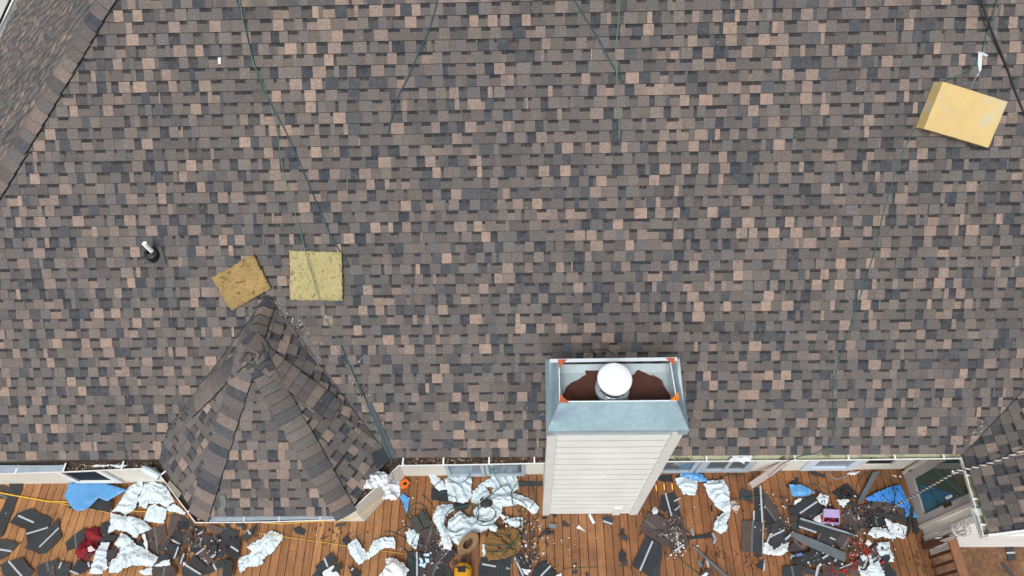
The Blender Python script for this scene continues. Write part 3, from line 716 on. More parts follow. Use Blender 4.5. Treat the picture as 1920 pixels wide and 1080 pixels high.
# red jacket
REDM = mat('red_fabric', srgb(122,18,30), .85, nscale=[(12,.25),(80,.1)], bump=.5, bscale=30)
j = thing('jacket', 'crumpled red jacket lying on the deck beside white house wrap', 'jacket', W('A', (900,780), 0))
a = cloth('A', [(850,690),(872,620),(950,580),(1010,592),(1022,650),(1045,690),(1010,740),(930,740),(870,720)], None, REDM, 'hood', None, amp=.10, z=.01, grid=.022, freq=9, smooth=True)
b_ = cloth('A', [(850,700),(930,720),(1010,730),(1005,790),(960,850),(905,915),(835,918),(780,880),(785,805),(850,745)], None, REDM, 'body', None, amp=.14, z=.01, grid=.022, freq=8, smooth=True)
c_ = cloth('A', [(885,792),(920,775),(960,825),(895,838)], None, mat('pale_label', srgb(206,186,188), .6), 'label_patch', None, amp=.02, z=.15, grid=.03)
d_ = cloth('A', [(850,870),(905,845),(955,850),(900,895),(860,895)], None, mat('maroon_lining', srgb(84,24,40), .8), 'lining', None, amp=.03, z=.13, grid=.03)
for o in (a, b_, c_, d_):
    for k in ('label','category','group'):
        if k in o: del o[k]
    o.parent = j; o.matrix_parent_inverse = Matrix.Translation(j.location).inverted()
# wraps, left group
zc['B'] = .02
cloth('B', [(-170,430),(-110,380),(-50,280),(0,190),(80,140),(150,125),(168,180),(110,260),(105,340),(60,420),(-20,470),(-90,430)], 'long white house wrap piece with black print beside the blue tarp', WRAP, amp=.07, group=WG)
cloth('B', [(170,150),(260,125),(340,150),(400,190),(430,250),(480,320),(390,390),(330,350),(220,350),(190,400),(120,370),(105,300)], 'crumpled white house wrap heap under the left corner of the bay gutter', WRAP, amp=.08, group=WG)
cloth('B', [(215,370),(270,355),(390,400),(395,450),(360,550),(160,520),(190,440)], 'small square white house wrap piece below the heap at the bay corner', WRAP, amp=.03, group=WG)
cloth('B', [(390,380),(480,345),(580,440),(575,465),(500,440),(400,420)], 'narrow white house wrap tongue poking out from under the bay gutter', WRAP, amp=.03, group=WG)
cloth('B', [(-180,440),(-60,470),(80,490),(170,520),(245,605),(120,660),(85,700),(0,640),(-110,610),(-210,660),(-170,560)], 'broad pale house wrap piece right of the red jacket collar', WRAP, amp=.08, group=WG)
scrap('B', [(85,780),(130,690),(165,800)], 'dark triangular shingle bit between two white wrap lobes')
cloth('B', [(150,660),(178,660),(205,810),(178,812)], 'thin white wrap strip standing between brown shingle and white wrap', PLAIN, amp=.02, group=WG)
cloth('B', [(-60,640),(30,700),(85,760),(150,790),(260,860),(320,885),(300,940),(240,990),(70,970),(-20,1000),(-100,1050),(-190,1055),(-195,960),(-110,890),(-80,820),(-130,760),(-90,700)], 'largest white house wrap sheet spread low on the left deck', WRAP, amp=.08, group=WG)
scrap('A', [(1080,830),(1210,790),(1150,880),(1090,930)], 'dark shingle flap lying on top of the largest white wrap sheet', z=.12)
cloth('A', [(950,940),(970,850),(1030,745),(1110,745),(1090,830),(1085,930),(1100,1000),(1040,1060),(905,1065),(930,990)], 'white house wrap lobe directly right of the red jacket hem', WRAP, amp=.07, group=WG)
cloth('B', [(105,1030),(255,990),(240,1070),(150,1070)], 'small white wrap corner at the bottom below the largest sheet', WRAP, amp=.02, group=WG)
# pile under the bay
zc['B'] = .006
scrap('B', [(540,465),(640,520),(668,560),(600,600),(560,560)], 'dark shingle scrap tucked right under the bay gutter corner')
scrap('B', [(430,440),(545,470),(500,560),(500,620),(440,650),(400,665)], 'brown shingle scrap left of the bay gutter corner', True)
scrap('B', [(165,650),(260,600),(380,550),(400,680),(300,800),(310,880),(200,790)], 'large brown shingle scrap with twin seams right of the white wrap', True, thin=[((272,590),(308,870))])
scrap('B', [(500,530),(600,530),(600,605),(510,610)], 'small square dark shingle scrap near the bay gutter corner')
scrap('B', [(980,580),(1130,630),(1100,700),(950,900),(890,900),(900,680)], 'long plain dark shingle slab on the right side of the pile below the bay', thin=[((972,612),(1000,588))])
scrap('B', [(480,610),(560,660),(550,790),(520,775),(425,710),(440,660)], 'dark shingle scrap with white strip in the upper left of the pile below the bay', strips=[((430,705),(525,760))])
scrap('B', [(555,620),(650,600),(650,720),(560,760)], 'brown square shingle in the middle top of the pile below the bay', True)
scrap('B', [(660,570),(790,600),(780,640),(700,680)], 'dark shingle scrap with short white strip at the top of the pile below the bay', strips=[((705,665),(758,630))])
scrap('B', [(780,570),(880,565),(980,610),(940,645),(860,655)], 'brown shingle scrap nearest the front gutter of the bay', True)
scrap('B', [(760,650),(870,680),(885,760),(790,795),(755,740)], 'dark shingle scrap with short twin seams in the centre of the pile', thin=[((872,660),(888,710))])
scrap('B', [(690,680),(755,690),(742,760),(640,785)], 'brown shingle scrap edged by a pale strip in the pile centre', True, strips=[((748,695),(728,758))])
scrap('B', [(640,770),(740,770),(720,850),(620,840)], 'dark flat shingle scrap just below the brown square in the pile', thin=[((640,775),(735,772))])
scrap('B', [(300,810),(430,680),(445,700),(370,835),(310,835)], 'narrow dark shingle sliver pointing up on the left of the pile')
scrap('B', [(400,750),(520,770),(500,900),(450,910),(410,870)], 'dark shingle scrap with upright white strip on the left of the pile', strips=[((512,785),(468,905))])
scrap('B', [(520,870),(585,840),(560,955),(510,970)], 'small dark shingle scrap with tilted grey strip in the lower pile', strips=[((568,852),(532,955))])
scrap('B', [(700,860),(800,810),(870,930),(800,970)], 'brown shingle scrap with long pale strip in the lower centre of the pile', True, strips=[((692,862),(790,792))])
scrap('B', [(800,800),(900,760),(890,880),(840,900)], 'dark shingle scrap with short white strip at its foot in the pile', strips=[((838,890),(890,862))])
scrap('B', [(1060,690),(1135,700),(1120,930),(990,860)], 'dark shingle scrap with short thick white strip at the right edge of the pile', strips=[((1042,780),(1120,832))])
scrap('B', [(325,850),(430,880),(350,930),(250,985),(320,900)], 'dark shingle corner beside the small white wrap tip')
scrap('B', [(610,940),(680,880),(800,990),(760,1060)], 'smooth dark shingle slab low in the pile, bearing no strip')
scrap('B', [(255,1000),(460,980),(500,1100),(250,1100)], 'brown shingle scrap with twin seams at the bottom left of the pile', True, thin=[((370,990),(358,1085))])
scrap('B', [(950,900),(1060,930),(1060,1100),(940,1100)], 'dark shingle scrap with twin seams at the bottom right of the pile', thin=[((955,990),(950,1090))])
scrap('B', [(545,1000),(600,950),(760,1060),(700,1110),(560,1110)], 'dark shingle scrap with long white strip at the bottom of the pile', strips=[((585,970),(742,1066))])
scrap('B', [(760,1010),(850,970),(960,910),(990,970),(900,1020),(760,1078)], 'curled dark shingle scrap with white strip low on the right of the pile', strips=[((865,962),(896,1020))])
cloth('B', [(260,990),(350,930),(420,920),(430,965),(340,985)], 'small white wrap tip lying on the shingle pile', WRAPD, amp=.03, z=.09, group=WG)
cloth('B', [(600,1040),(560,1000),(560,940),(600,970)], 'tiny white paper fold in the lower shingle pile', PLAIN, amp=.02, z=.09, group=WG)
scrap('B', [(1145,685),(1290,560),(1205,755)], 'dark triangular shingle scrap just right of the pile below the bay', strips=[((1215,620),(1240,660))])
scrap('B', [(970,545),(1040,548),(1030,580),(990,580)], 'small dark shingle nub just under the front gutter of the bay', z=.006)
scrap('B', [(1090,548),(1180,545),(1160,580),(1110,578)], 'small dark shingle nub under the bay gutter near the grey sliver', z=.006)
# centre left
scrap('C', [(850,680),(900,660),(960,690),(945,738),(880,722)], 'small round-edged dark scrap alone on the bare boards below the bay')
scrap('C', [(1080,765),(1165,738),(1100,775)], 'tiny dark sliver alone on the bare boards right of the round scrap')
scrap('C', [(1210,645),(1290,638),(1290,655),(1215,667)], 'short black strip near the right corner of the bay gutter')
scrap('C', [(510,700),(540,635),(548,640),(540,760),(515,745)], 'narrow brown-grey shingle sliver under the front gutter of the bay', True)
cloth('C', [(380,940),(480,900),(510,880),(470,840),(500,810),(600,760),(610,730),(680,700),(770,740),(765,780),(680,880),(600,940),(610,970),(550,1000),(480,1000),(415,1060)], 'fish-shaped white house wrap piece alone on the boards below the bay', WRAP, amp=.07, group=WG)
scrap('C', [(1260,780),(1310,730),(1350,800),(1310,832)], 'dark pointed scrap touching the folded white wrap')
cloth('C', [(1310,820),(1390,760),(1430,830),(1470,880),(1490,930),(1410,990),(1340,900)], 'left half of the V-shaped white house wrap on the boards', WRAP, amp=.05, group=WG)
cloth('C', [(1460,930),(1500,850),(1530,780),(1600,760),(1700,750),(1720,790),(1720,850),(1620,840),(1550,900),(1480,945)], 'right half of the V-shaped white house wrap on the boards', WRAP, amp=.05, group=WG)
scrap('C', [(1000,1090),(1050,1030),(1110,1100)], 'dark scrap at the bottom edge left of the small white paper')
scrap('C', [(1040,1000),(1185,880),(1225,960),(1130,1050),(1060,1060)], 'dark shingle scrap with wide white strip alone at the bottom centre-left', strips=[((1118,930),(1145,1003))])
cloth('C', [(1100,1050),(1190,985),(1250,1085),(1110,1085)], 'plain white paper triangle beneath two dark shingle scraps at the bottom', PLAIN, amp=.02, group=WG)
scrap('C', [(1175,1040),(1255,960),(1270,1020),(1190,1050)], 'short dark shingle scrap resting on the white paper triangle')
scrap('C', [(1300,970),(1430,1070),(1400,1100),(1360,1085)], 'slender dark shingle scrap left of the white bundle at the bottom edge', strips=[((1345,1035),(1365,1015))])
cloth('C', [(1570,1090),(1640,1000),(1640,930),(1700,930),(1790,970),(1830,1030),(1800,1100)], 'bulky white wrap bundle with brown opening at the bottom edge', PLAIN, amp=.10, group=WG)
bagz = lambda x, y: onz(x, y, 2.40)
cloth('C', [(1440,320),(1500,260),(1530,205),(1560,195),(1640,220),(1690,270),(1760,310),(1765,400),(1720,445),(1610,440),(1640,380),(1600,330),(1530,350),(1440,350)], 'white plastic wrap draped over the right bay gutter', PLAIN, 'plastic_wrap', 'plastic wrap', amp=.12, zfun=bagz, grid=.028, freq=8)
# centre pile
scrap('D', [(480,190),(640,200),(650,330),(480,312)], 'black square mat half under the white wraps near the patio door', name='felt_mat', cat='felt mat', group=None)
scrap('E', [(500,118),(740,118),(740,165),(500,172)], 'flat black strip lying against the wall left of the chimney', name='felt_strip', cat='felt strip', group=None)  # flat dark slab along the foot of the wall
cloth('D', [(450,60),(520,60),(600,130),(640,210),(550,215),(480,140)], 'rectangular white wrap strip nearest the orange tool', WRAP, amp=.03, group=WG)
cloth('D', [(610,110),(680,40),(760,50),(830,-10),(870,60),(895,100),(880,190),(895,280),(830,345),(750,345),(650,320),(640,200)], 'tall white wrap piece standing out below the patio door', WRAP, amp=.09, group=WG)
cloth('D', [(880,340),(900,230),(1000,130),(1080,250),(1020,320),(960,350)], 'white wrap piece between the tall wrap and the dark pouch', WRAP, amp=.07, group=WG)
cloth('E', [(130,140),(260,50),(470,40),(505,200),(430,240),(330,250),(230,250),(240,190),(170,180)], 'white wrap square against the wall left of the chimney', WRAP, amp=.07, group=WG)
cloth('E', [(160,310),(250,250),(440,240),(560,280),(650,320),(705,390),(690,440),(640,460),(580,400),(500,360),(430,370),(340,380),(300,470),(200,440),(240,360)], 'long white wrap arm reaching toward the chimney foot', WRAP, amp=.08, group=WG)
scrap('D', [(700,345),(870,350),(850,400),(760,430),(705,400)], 'dark shingle strip caught between the white wraps in the centre', z=.05)
cloth('D', [(490,500),(540,370),(700,350),(720,400),(640,470),(600,560),(690,620),(690,790),(600,780),(550,790),(580,700),(540,600)], 'left lobe of the big central white wrap heap beside the dark pads', WRAP, amp=.10, group=WG, z=.03)
cloth('D', [(900,430),(960,360),(1130,350),(1200,380),(1190,450),(1120,540),(960,530)], 'white wrap with dotted print under the dark pouch', WRAPD, amp=.06, group=WG, z=.04)
cloth('D', [(660,520),(770,420),(860,490),(1000,470),(1100,520),(1150,600),(1130,650),(1060,610),(960,640),(860,700),(750,780),(680,700),(640,600)], 'main body of the big central white wrap heap under the green hose', WRAP, amp=.10, group=WG, z=.05)
cloth('E', [(340,530),(400,490),(540,490),(545,550),(500,600),(410,570)], 'small white wrap piece above the brown foam pad', WRAP, amp=.05, group=WG)
cloth('D', [(210,640),(290,605),(360,660),(320,815),(250,760)], 'leaf-shaped white wrap piece below the dark pads', WRAP, amp=.04, group=WG)
cloth('D', [(590,700),(660,670),(690,760),(680,820),(600,810)], 'white wrap flap left of the straw hat', PLAIN, amp=.05, group=WG, z=.09)
cloth('D', [(995,760),(1020,760),(1025,860),(1000,890)], 'thin white paper strip between the straw hat and the brown foam pad', PLAIN, amp=.02, group=WG)
cloth('E', [(300,470),(320,445),(372,490),(350,507)], 'small white card at the top left of the rusty litter', PLAIN, 'paper_card', 'card', amp=.01, z=.10)
# dark pads
PADM = mat('pad_rubber', srgb(58,60,58), .7, nscale=[(30,.2)], bump=.5, bscale=60)
for poly, lab in (([(250,525),(330,465),(410,600),(335,660)], 'left dark grey rubber pad of the pair by the central white heap'), ([(342,462),(420,405),(490,555),(412,602)], 'right dark grey rubber pad of the pair by the central white heap')):
    mb = MB(); q = [W('D', p, .03) for p in poly]; c = sum(q, V((0,0,0)))/4
    mb.prism([p for p in q][::-1] if (q[1]-q[0]).cross(q[2]-q[0]).z < 0 else q, [p.lerp(c, .05)+V((0,0,.035)) for p in (q[::-1] if (q[1]-q[0]).cross(q[2]-q[0]).z < 0 else q)])
    o = mb.build('rubber_pad', PADM); bv = o.modifiers.new('b', 'BEVEL'); bv.width = .008; bv.segments = 2; tag(o, lab, 'pad', 'dark rubber pads')
zc['D'] = .01
scrap('D', [(340,700),(420,600),(500,560),(560,590),(560,740),(540,800),(420,830),(330,820)], 'gritty brown-grey shingle scrap below the dark rubber pads', True, thin=[((490,565),(442,740))])
scrap('D', [(230,840),(330,835),(480,850),(500,1100),(230,1100)], 'dark shingle scrap with upright white strip below the leaf-shaped wrap', strips=[((333,838),(336,1085))])
scrap('D', [(370,850),(520,760),(660,820),(540,960),(480,1100),(360,1100)], 'brown shingle slab behind the rolled dark strip at the bottom', True, thin=[((425,775),(415,900))])
scrap('D', [(690,805),(760,840),(640,960),(570,1100),(480,1100),(540,940)], 'curving dark membrane strip with twin stitched lines at the bottom centre', name='membrane_strip', cat='membrane strip', thin=[((655,825),(535,960)),((535,960),(490,1085))], warp=.06, group=None, z=.05)
scrap('D', [(640,960),(720,1100),(570,1100)], 'dark shingle corner between the membrane strip and the yellow tank')
for i_, (poly, lab) in enumerate((([(350,880),(380,895),(400,935),(430,950),(412,1000),(385,985),(352,975),(370,940)], 'largest pale blue foam shard on the dark scraps at the bottom centre'), ([(415,905),(455,905),(460,945),(425,950)], 'small square pale blue shard beside the large one'), ([(425,860),(455,850),(462,880),(430,885)], 'small pale blue shard above the square one'))):
    scrap('D', poly, lab, name='foam_shard', cat='foam shard', m=mat('pale_blue_foam', srgb(176,208,232), .6), z=.05+.006*i_, group='pale blue shards')
# straw hat
c = W('D', (855,765), .0); hat = thing('straw_hat', 'tan straw hat lying on its side below the central white heap', 'hat', c)
ax = V((.62,.70,.22)).normalized(); ay = V((-.60,.30,.72)).normalized(); ay = (ay-ax*ay.dot(ax)).normalized(); az = ax.cross(ay).normalized()
if az.z < 0: az = -az
cc = c+V((0,0,.13))
HATM = mat('straw', srgb(132,104,74), .85, nscale=[(40,.12)], bump=.5, bscale=90); HD = mat('hat_inside', srgb(84,62,44), .9, nscale=[(20,.2)])
mb = MB(); mb.lathe(cc, [(.094,.0),(.12,.006),(.17,.0),(.205,.018),(.207,.024),(.17,.008),(.12,.014),(.094,.01)], 40, ax=(ax, ay*.78, az)); mb.build('brim', HATM, hat, smooth=True)
mb = MB(); mb.lathe(cc, [(.094,.005),(.088,-.06),(.07,-.10),(.0,-.115)], 32, ax=(ax, ay*.78, az)); mb.build('crown', HD, hat, smooth=True)
# yellow tank
tk = thing('gas_tank', 'yellow metal tank with black valve at the bottom centre of the deck', 'tank', W('D', (810,1000), 0))
YEL = mat('yellow_paint', srgb(206,150,28), .4, nscale=[(8,.08)], col2=(srgb(120,80,30), 7, .66, .75))
a = W('D', (802,985), .15); a.z = .15; d = V((.01,-1,0)); xa, za = V((1,0,0)), V((0,0,1))
mb = MB(); mb.lathe(a, [(0,-.06),(.05,-.055),(.10,-.03),(.128,.01),(.138,.05),(.14,.62),(.12,.68),(0,.70)], 40, ax=(xa, za, d)); mb.build('body', YEL, tk, smooth=True)
mb = MB(); mb.tube([a-d*.05, a-d*.12], .028, 12); mb.tube([a-d*.10+V((-.06,0,0)), a-d*.10+V((.07,0,0))], .014, 8); mb.tube([a-d*.10+V((.07,0,0)), a-d*.16+V((.11,0,.03))], .010, 8); mb.build('valve', mat('black_plastic', srgb(26,27,28), .5), tk)
mb = MB()
for k, (x0, x1) in enumerate(((-.05,-.01),(.0,.045),(-.035,.02))): 
    mb.box(a+V((x0, -.20-.018*k, .1402)), (x1-x0,0,0), (0,-.008,0), (0,0,.002))
mb.build('stencil_mark', mat('black_plastic', (0,0,0)), tk)
mb = MB(); mb.cbox(a.x-.07, a.x+.05, a.y-.10, a.y-.02, .285, .292); mb.tube([a+V((-.12,-.02,.1)), a+V((-.05,-.04,.15)), a+V((.03,-.02,.15)), a+V((.11,-.05,.10))], .008, 6); mb.build('strap', mat('black_plastic', (0,0,0)), tk)
# brown foam pad with two folds
BF = mat('brown_foam', srgb(116,86,46), .9, nscale=[(6,.15),(45,.15)], col2=(srgb(48,34,20), 14, .58, .66), bump=.9, bscale=35)
def foam(name, polyw, nv, thick, m, label, cat, group=None, grid=.03, rough=.008, dent=None):
    """thick weathered foam slab: outline in world points on a plane with normal nv."""
    c = sum(polyw, V((0,0,0)))/len(polyw); u = (polyw[1]-polyw[0]).normalized(); u = (u-nv*u.dot(nv)).normalized(); v = nv.cross(u)
    d2 = [((p-c).dot(u), (p-c).dot(v)) for p in polyw]
    dense = []
    for i in range(len(d2)):
        a, b = V(d2[i]), V(d2[(i+1) % len(d2)]); n_ = max(1, int((b-a).length/grid))
        for k in range(n_): dense.append(a.lerp(b, k/n_)+V((random.uniform(-rough,rough), random.uniform(-rough,rough)))*.7)
    n0 = len(dense); vs = list(dense); xs = [p.x for p in dense]; ys = [p.y for p in dense]; gx = min(xs)
    while gx < max(xs):
        gy = min(ys)
        while gy < max(ys): vs.append(V((gx+random.uniform(-.3,.3)*grid, gy+random.uniform(-.3,.3)*grid))); gy += grid
        gx += grid
    ov, oe, of, *_ = geometry.delaunay_2d_cdt(vs, [(i, (i+1) % n0) for i in range(n0)], [], 1, 1e-5)
    top = []; bot = []
    for q in ov:
        dm = min((d-q).length for d in dense); e = min(1, dm/.03)
        h = thick*(.80+.20*e) + rough*(noise.noise(V((q.x*14, q.y*14, thick*99)))*1.5 + noise.noise(V((q.x*40, q.y*40, 3))))*e
        if dent: h -= dent(q)
        top.append(c+u*q.x+v*q.y+nv*h); bot.append(c+u*q.x*.985+v*q.y*.985+nv*.012)
    n_ = len(ov); F = [list(f) for f in of]+[[i+n_ for i in reversed(f)] for f in of]; cnt = set()
    for f in of:
        for i in range(len(f)): cnt.add((f[i], f[(i+1) % len(f)]))
    for a, b in cnt:
        if (b, a) not in cnt: F.append([a+n_, b+n_, b, a])
    me = bpy.data.meshes.new(name); me.from_pydata([tuple(p) for p in top+bot], [], F); me.update()
    return tag(lk(name, me, m), label, cat, group)
up_ = V((0,0,1))
foam('foam_pad', [W('E', p, .0) for p in ((155,665),(210,630),(330,600),(420,590),(500,612),(530,770),(520,805),(440,872),(360,910),(190,930),(165,780))], up_, .09, BF, 'brown soaked foam pad under green hose left of the chimney foot', 'foam pad', rough=.012, dent=lambda q: .05*math.exp(-((q.x+q.y*.35-.03)/.02)**2))
scrap('E', [(110,895),(430,880),(410,1100),(90,1100)], 'dark shingle scrap with white strip directly below the brown foam pad', strips=[((130,960),(268,985)),((372,1000),(410,1010))])
scrap('E', [(255,930),(340,920),(400,1100),(295,1100)], 'dark shingle strip crossing the scrap below the brown foam pad')
scrap('E', [(450,880),(520,830),(620,1020),(580,1100),(520,1100)], 'dark shingle scrap with long white strip right of the brown foam pad', strips=[((458,892),(545,1080))])
scrap('E', [(620,1100),(650,1020),(760,920),(850,1020),(885,1060),(870,1100)], 'dark shingle scrap littered with chips at the bottom, left of the bare boards', strips=[((722,1085),(820,982))])
cloth('E', [(530,1010),(620,1020),(590,1075),(555,1060)], 'small white wrap scrap between two dark strip scraps at the bottom', PLAIN, amp=.03, z=.05, group=WG)
cloth('E', [(860,1100),(885,1070),(930,1050),(935,1100)], 'white paper corner at the bottom edge beside bare boards', PLAIN, amp=.02, group=WG)
BLK = mat('black_plastic', (0,0,0)); GREYP = mat('grey_plastic', srgb(106,112,118), .6)
t_ = thing('pry_tool', 'black and grey hand tool lying on the boards below the chimney', 'tool', W('E', (790,620), 0))
mb = MB(); mb.tube([W('E', (695,705), .02), W('E', (745,650), .03), (W('E', (810,600), .035))], [.012,.022,.026], 8); mb.tube([W('E', (770,655), .02), W('E', (850,640), .02)], .022, 8); mb.build('handle', BLK, t_)
mb = MB(); q = [W('E', p, .02) for p in ((812,550),(885,562),(878,605),(800,592))]; mb.prism(q[::-1] if (q[1]-q[0]).cross(q[2]-q[0]).z < 0 else q, [p+V((0,0,.03)) for p in (q[::-1] if (q[1]-q[0]).cross(q[2]-q[0]).z < 0 else q)]); mb.build('head', GREYP, t_)
for poly, lab in (([(935,520),(965,520),(1015,565),(1010,585),(940,570)], 'dark leaf-like shingle chip right of the hand tool'), ([(830,450),(870,445),(890,490),(850,480)], 'dark chip just below the left foot of the chimney'), ([(725,485),(790,475),(780,500),(740,505)], 'flat dark chip left of the chimney foot'),
                  ([(1040,1045),(1075,1010),(1100,1040),(1070,1062)], 'dark chip on bare boards near the bottom, left of the light board'), ([(1170,1050),(1200,1035),(1210,1085),(1180,1085)], 'dark chip at the bottom edge on bare boards'), ([(760,720),(790,740),(810,782),(770,760)], 'curled dark chip below the hand tool'), ([(1060,940),(1085,945),(1090,970),(1065,965)], 'small dark chip high among the bare boards chips')):
    scrap('E', poly, lab, z=.006, warp=.01)
for poly, lab in (([(1205,460),(1225,450),(1275,540),(1252,556)], 'slim white trim strip just below the chimney'), ([(1080,595),(1110,565),(1185,635)], 'white paper triangle on bare boards below the chimney')):
    scrap('E', poly, lab, name='white_strip', cat='strip', m=PLAIN, z=.01, group=None)
# dark pouch
p = W('E', (172,345), .10); mb = MB()
mb.lathe(p, [(0,.05),(.04,.055),(.085,.04),(.105,.0),(.10,-.05),(.07,-.08)], 18, ax=(V((1,.1,0)), V((-.05,.62,0)), up_)); mb.tube([p+V((-.10,.05,.0)), p+V((-.06,.07,.05))], .015, 6)
tag(mb.build('pouch', mat('dark_canvas', srgb(44,42,40), .8, nscale=[(20,.2)]), smooth=True), 'small dark canvas pouch sitting on the dotted white wrap', 'pouch')
# orange tape reel
tr = thing('tape_reel', 'orange measuring tape with black centre beside the bay wall', 'tape reel', W('D', (215,155), 0))
q = [W('D', p, .01) for p in ((168,140),(225,100),(266,140),(240,185),(178,205))]; q = q[::-1] if (q[1]-q[0]).cross(q[2]-q[0]).z < 0 else q
mb = MB(); mb.prism(q, [p+V((0,0,.05)) for p in q]); o = mb.build('case', mat('orange_plastic', srgb(226,110,24), .4), tr); bv = o.modifiers.new('b', 'BEVEL'); bv.width = .012; bv.segments = 3
c = sum(q, V((0,0,0)))/5; mb = MB(); mb.box(c+V((-.03,-.02,.058)), (.055,-.012,0), (.012,.045,0), (0,0,.006)); mb.build('centre_panel', BLK, tr)
mb = MB(); mb.tube([c+V((-.05,.04,.04)), c+V((-.0,.16,.06)), c+V((.06,.22,.1))], .006, 6); mb.build('handle', mat('orange_plastic', (0,0,0)), tr)
cloth('D', [(165,285),(190,240),(262,290),(236,455),(210,400)], 'narrow pointed blue tarp scrap below the orange tape', TARP, 'tarp_piece', 'tarp', amp=.02, group=TARPG, grid=.04)
# right of the chimney
scrap('F', [(365,85),(440,62),(540,55),(545,130),(430,122)], 'black felt scrap against the wall right of the chimney', name='felt_strip', cat='felt strip', group=None)
scrap('F', [(300,435),(470,500),(640,470),(700,720),(690,800),(560,800),(420,790),(210,600)], 'broad brown shingle slab with twin seams right of the chimney foot', True, thin=[((257,515),(520,712))])
scrap('F', [(430,270),(570,235),(630,460),(530,485),(410,400)], 'dark shingle scrap with upright white strip right of the chimney', strips=[((472,240),(535,475))])
scrap('F', [(440,880),(420,1100),(310,1100),(370,960)], 'dark bluish shingle scrap at the bottom beside the long-strip scrap')
scrap('F', [(275,675),(430,760),(440,880),(310,1085),(130,980),(200,830)], 'long dark shingle scrap with full-length white strip below the broad brown slab', strips=[((342,730),(213,1030))])
scrap('F', [(395,440),(470,470),(440,497),(370,465)], 'small dark tab on top of the broad brown slab')
scrap('F', [(210,650),(235,620),(245,635),(205,680)], 'tiny black tab at the left tip of the broad brown slab')
cloth('F', [(330,430),(350,385),(385,390),(400,440),(370,470)], 'crumpled white paper ball left of the upright-strip scrap', PLAIN, 'paper_ball', 'paper', amp=.07, z=.02, grid=.02)
scrap('F', [(690,690),(940,650),(945,690),(700,715)], 'slim dark shingle strip reaching right from the chip litter')
scrap('F', [(20,610),(55,605),(62,655),(20,655)], 'tiny dark shingle tab below the chimney centre')
scrap('F', [(-10,660),(95,680),(90,732),(20,705)], 'bent black scrap below the tiny tab under the chimney')
scrap('F', [(0,860),(35,810),(85,870),(40,950),(0,925)], 'dark shingle scrap with shiny black edge below the chimney')
scrap('F', [(40,940),(85,925),(90,965),(60,970)], 'dark crumbly chip just under the shiny-edged scrap')
scrap('P', [(1129,972),(1137,966),(1151,972),(1147,983),(1131,980)], 'small dark shingle chip with white strip just below the chimney', strips=[((1131,977),(1148,983))], z=.006)
strip3 = None
GREYMET = mat('drip_edge_metal', srgb(104,112,118), .45, metal=.35, nscale=[(6,.15),(40,.1)])
def strip3(f, poly, label, name, cat, m, z=.03, t=.012, group=None):
    q = [W(f, p, z) for p in poly]; q = q[::-1] if sum(q[i].x*q[(i+1) % len(q)].y-q[(i+1) % len(q)].x*q[i].y for i in range(len(q))) < 0 else q
    mb = MB(); mb.prism(q, [p+V((0,0,t)) for p in q]); o = mb.build(name, m); return tag(o, label, cat, group)
strip3('F', [(745,785),(765,775),(900,900),(1110,1085),(1070,1090),(880,910)], 'thin bent grey metal edging crossing the boards at the bottom', 'metal_edging', 'metal edging', GREYMET)
strip3('F', [(795,905),(850,965),(835,1000),(805,970)], 'short grey metal offcut left of the bent edging', 'metal_offcut', 'metal offcut', GREYMET, group='grey metal offcuts')
strip3('F', [(880,910),(905,925),(918,1005),(900,1005)], 'short pale metal offcut under the bent edging', 'metal_offcut', 'metal offcut', STRIPM, z=.012, group='grey metal offcuts')
strip3('F', [(556,318),(625,283),(630,295),(563,332)], 'short pale metal offcut on the upright-strip scrap', 'metal_offcut', 'metal offcut', STRIPM, group='grey metal offcuts')
strip3('F', [(560,412),(618,362),(628,375),(575,424)], 'grey bent offcut below the pale one on the upright-strip scrap', 'metal_offcut', 'metal offcut', GREYM, group='grey metal offcuts')
strip3('F', [(730,600),(745,600),(775,715),(758,720)], 'upright pale offcut crossing the slim dark strip', 'metal_offcut', 'metal offcut', GREYM, z=.02, group='grey metal offcuts')
strip3('F', [(575,650),(592,650),(625,845),(605,845)], 'upright pale offcut in the middle of the chip litter', 'metal_offcut', 'metal offcut', STRIPM, z=.04, group='grey metal offcuts')
strip3('F', [(560,818),(655,755),(665,770),(570,838)], 'slanting white offcut at the foot of the chip litter', 'metal_offcut', 'metal offcut', STRIPM, z=.055, group='grey metal offcuts')
strip3('F', [(935,645),(955,640),(990,700),(975,755),(950,750),(965,705)], 'curved pale metal hook at the end of the slim dark strip', 'metal_offcut', 'metal offcut', GREYM, z=.02, group='grey metal offcuts')
strip3('F', [(830,1085),(882,1045),(906,1062),(870,1095)], 'white plastic block at the bottom edge on a dark scrap', 'plastic_block', 'block', PLAIN, z=.05, t=.03)
scrap('F', [(820,1060),(920,1005),(965,1095),(840,1100)], 'brown-black scrap under the white plastic block', True)
mb = MB(); mb.tube([W('F', p, z) for p, z in (((902,780),.05),((880,860),.03),((850,980),.04),((815,1075),.02))], .007, 5); tag(mb.build('zip_tie', BLK), 'thin black stick crossing the bent grey edging', 'stick')
cloth('F', [(620,30),(720,22),(840,55),(912,130),(850,130),(790,120),(700,100),(622,75)], 'curled bright blue tarp strip by the wall right of the chimney', TARP, 'tarp_piece', 'tarp', amp=.07, freq=4, group=TARPG, grid=.035)
cloth('F', [(570,90),(640,70),(690,100),(790,120),(795,180),(775,265),(640,250),(620,190),(590,150)], 'boxy white wrap piece under the curled blue strip', WRAP, amp=.06, group=WG)
cloth('F', [(855,145),(940,115),(1060,105),(1110,190),(1135,400),(1120,480),(1085,540),(1105,580),(1080,630),(1030,655),(960,610),(960,560),(1000,480),(1070,440),(980,370),(900,270)], 'long hooked white wrap trailing down from the blue strip', WRAP, amp=.07, group=WG)
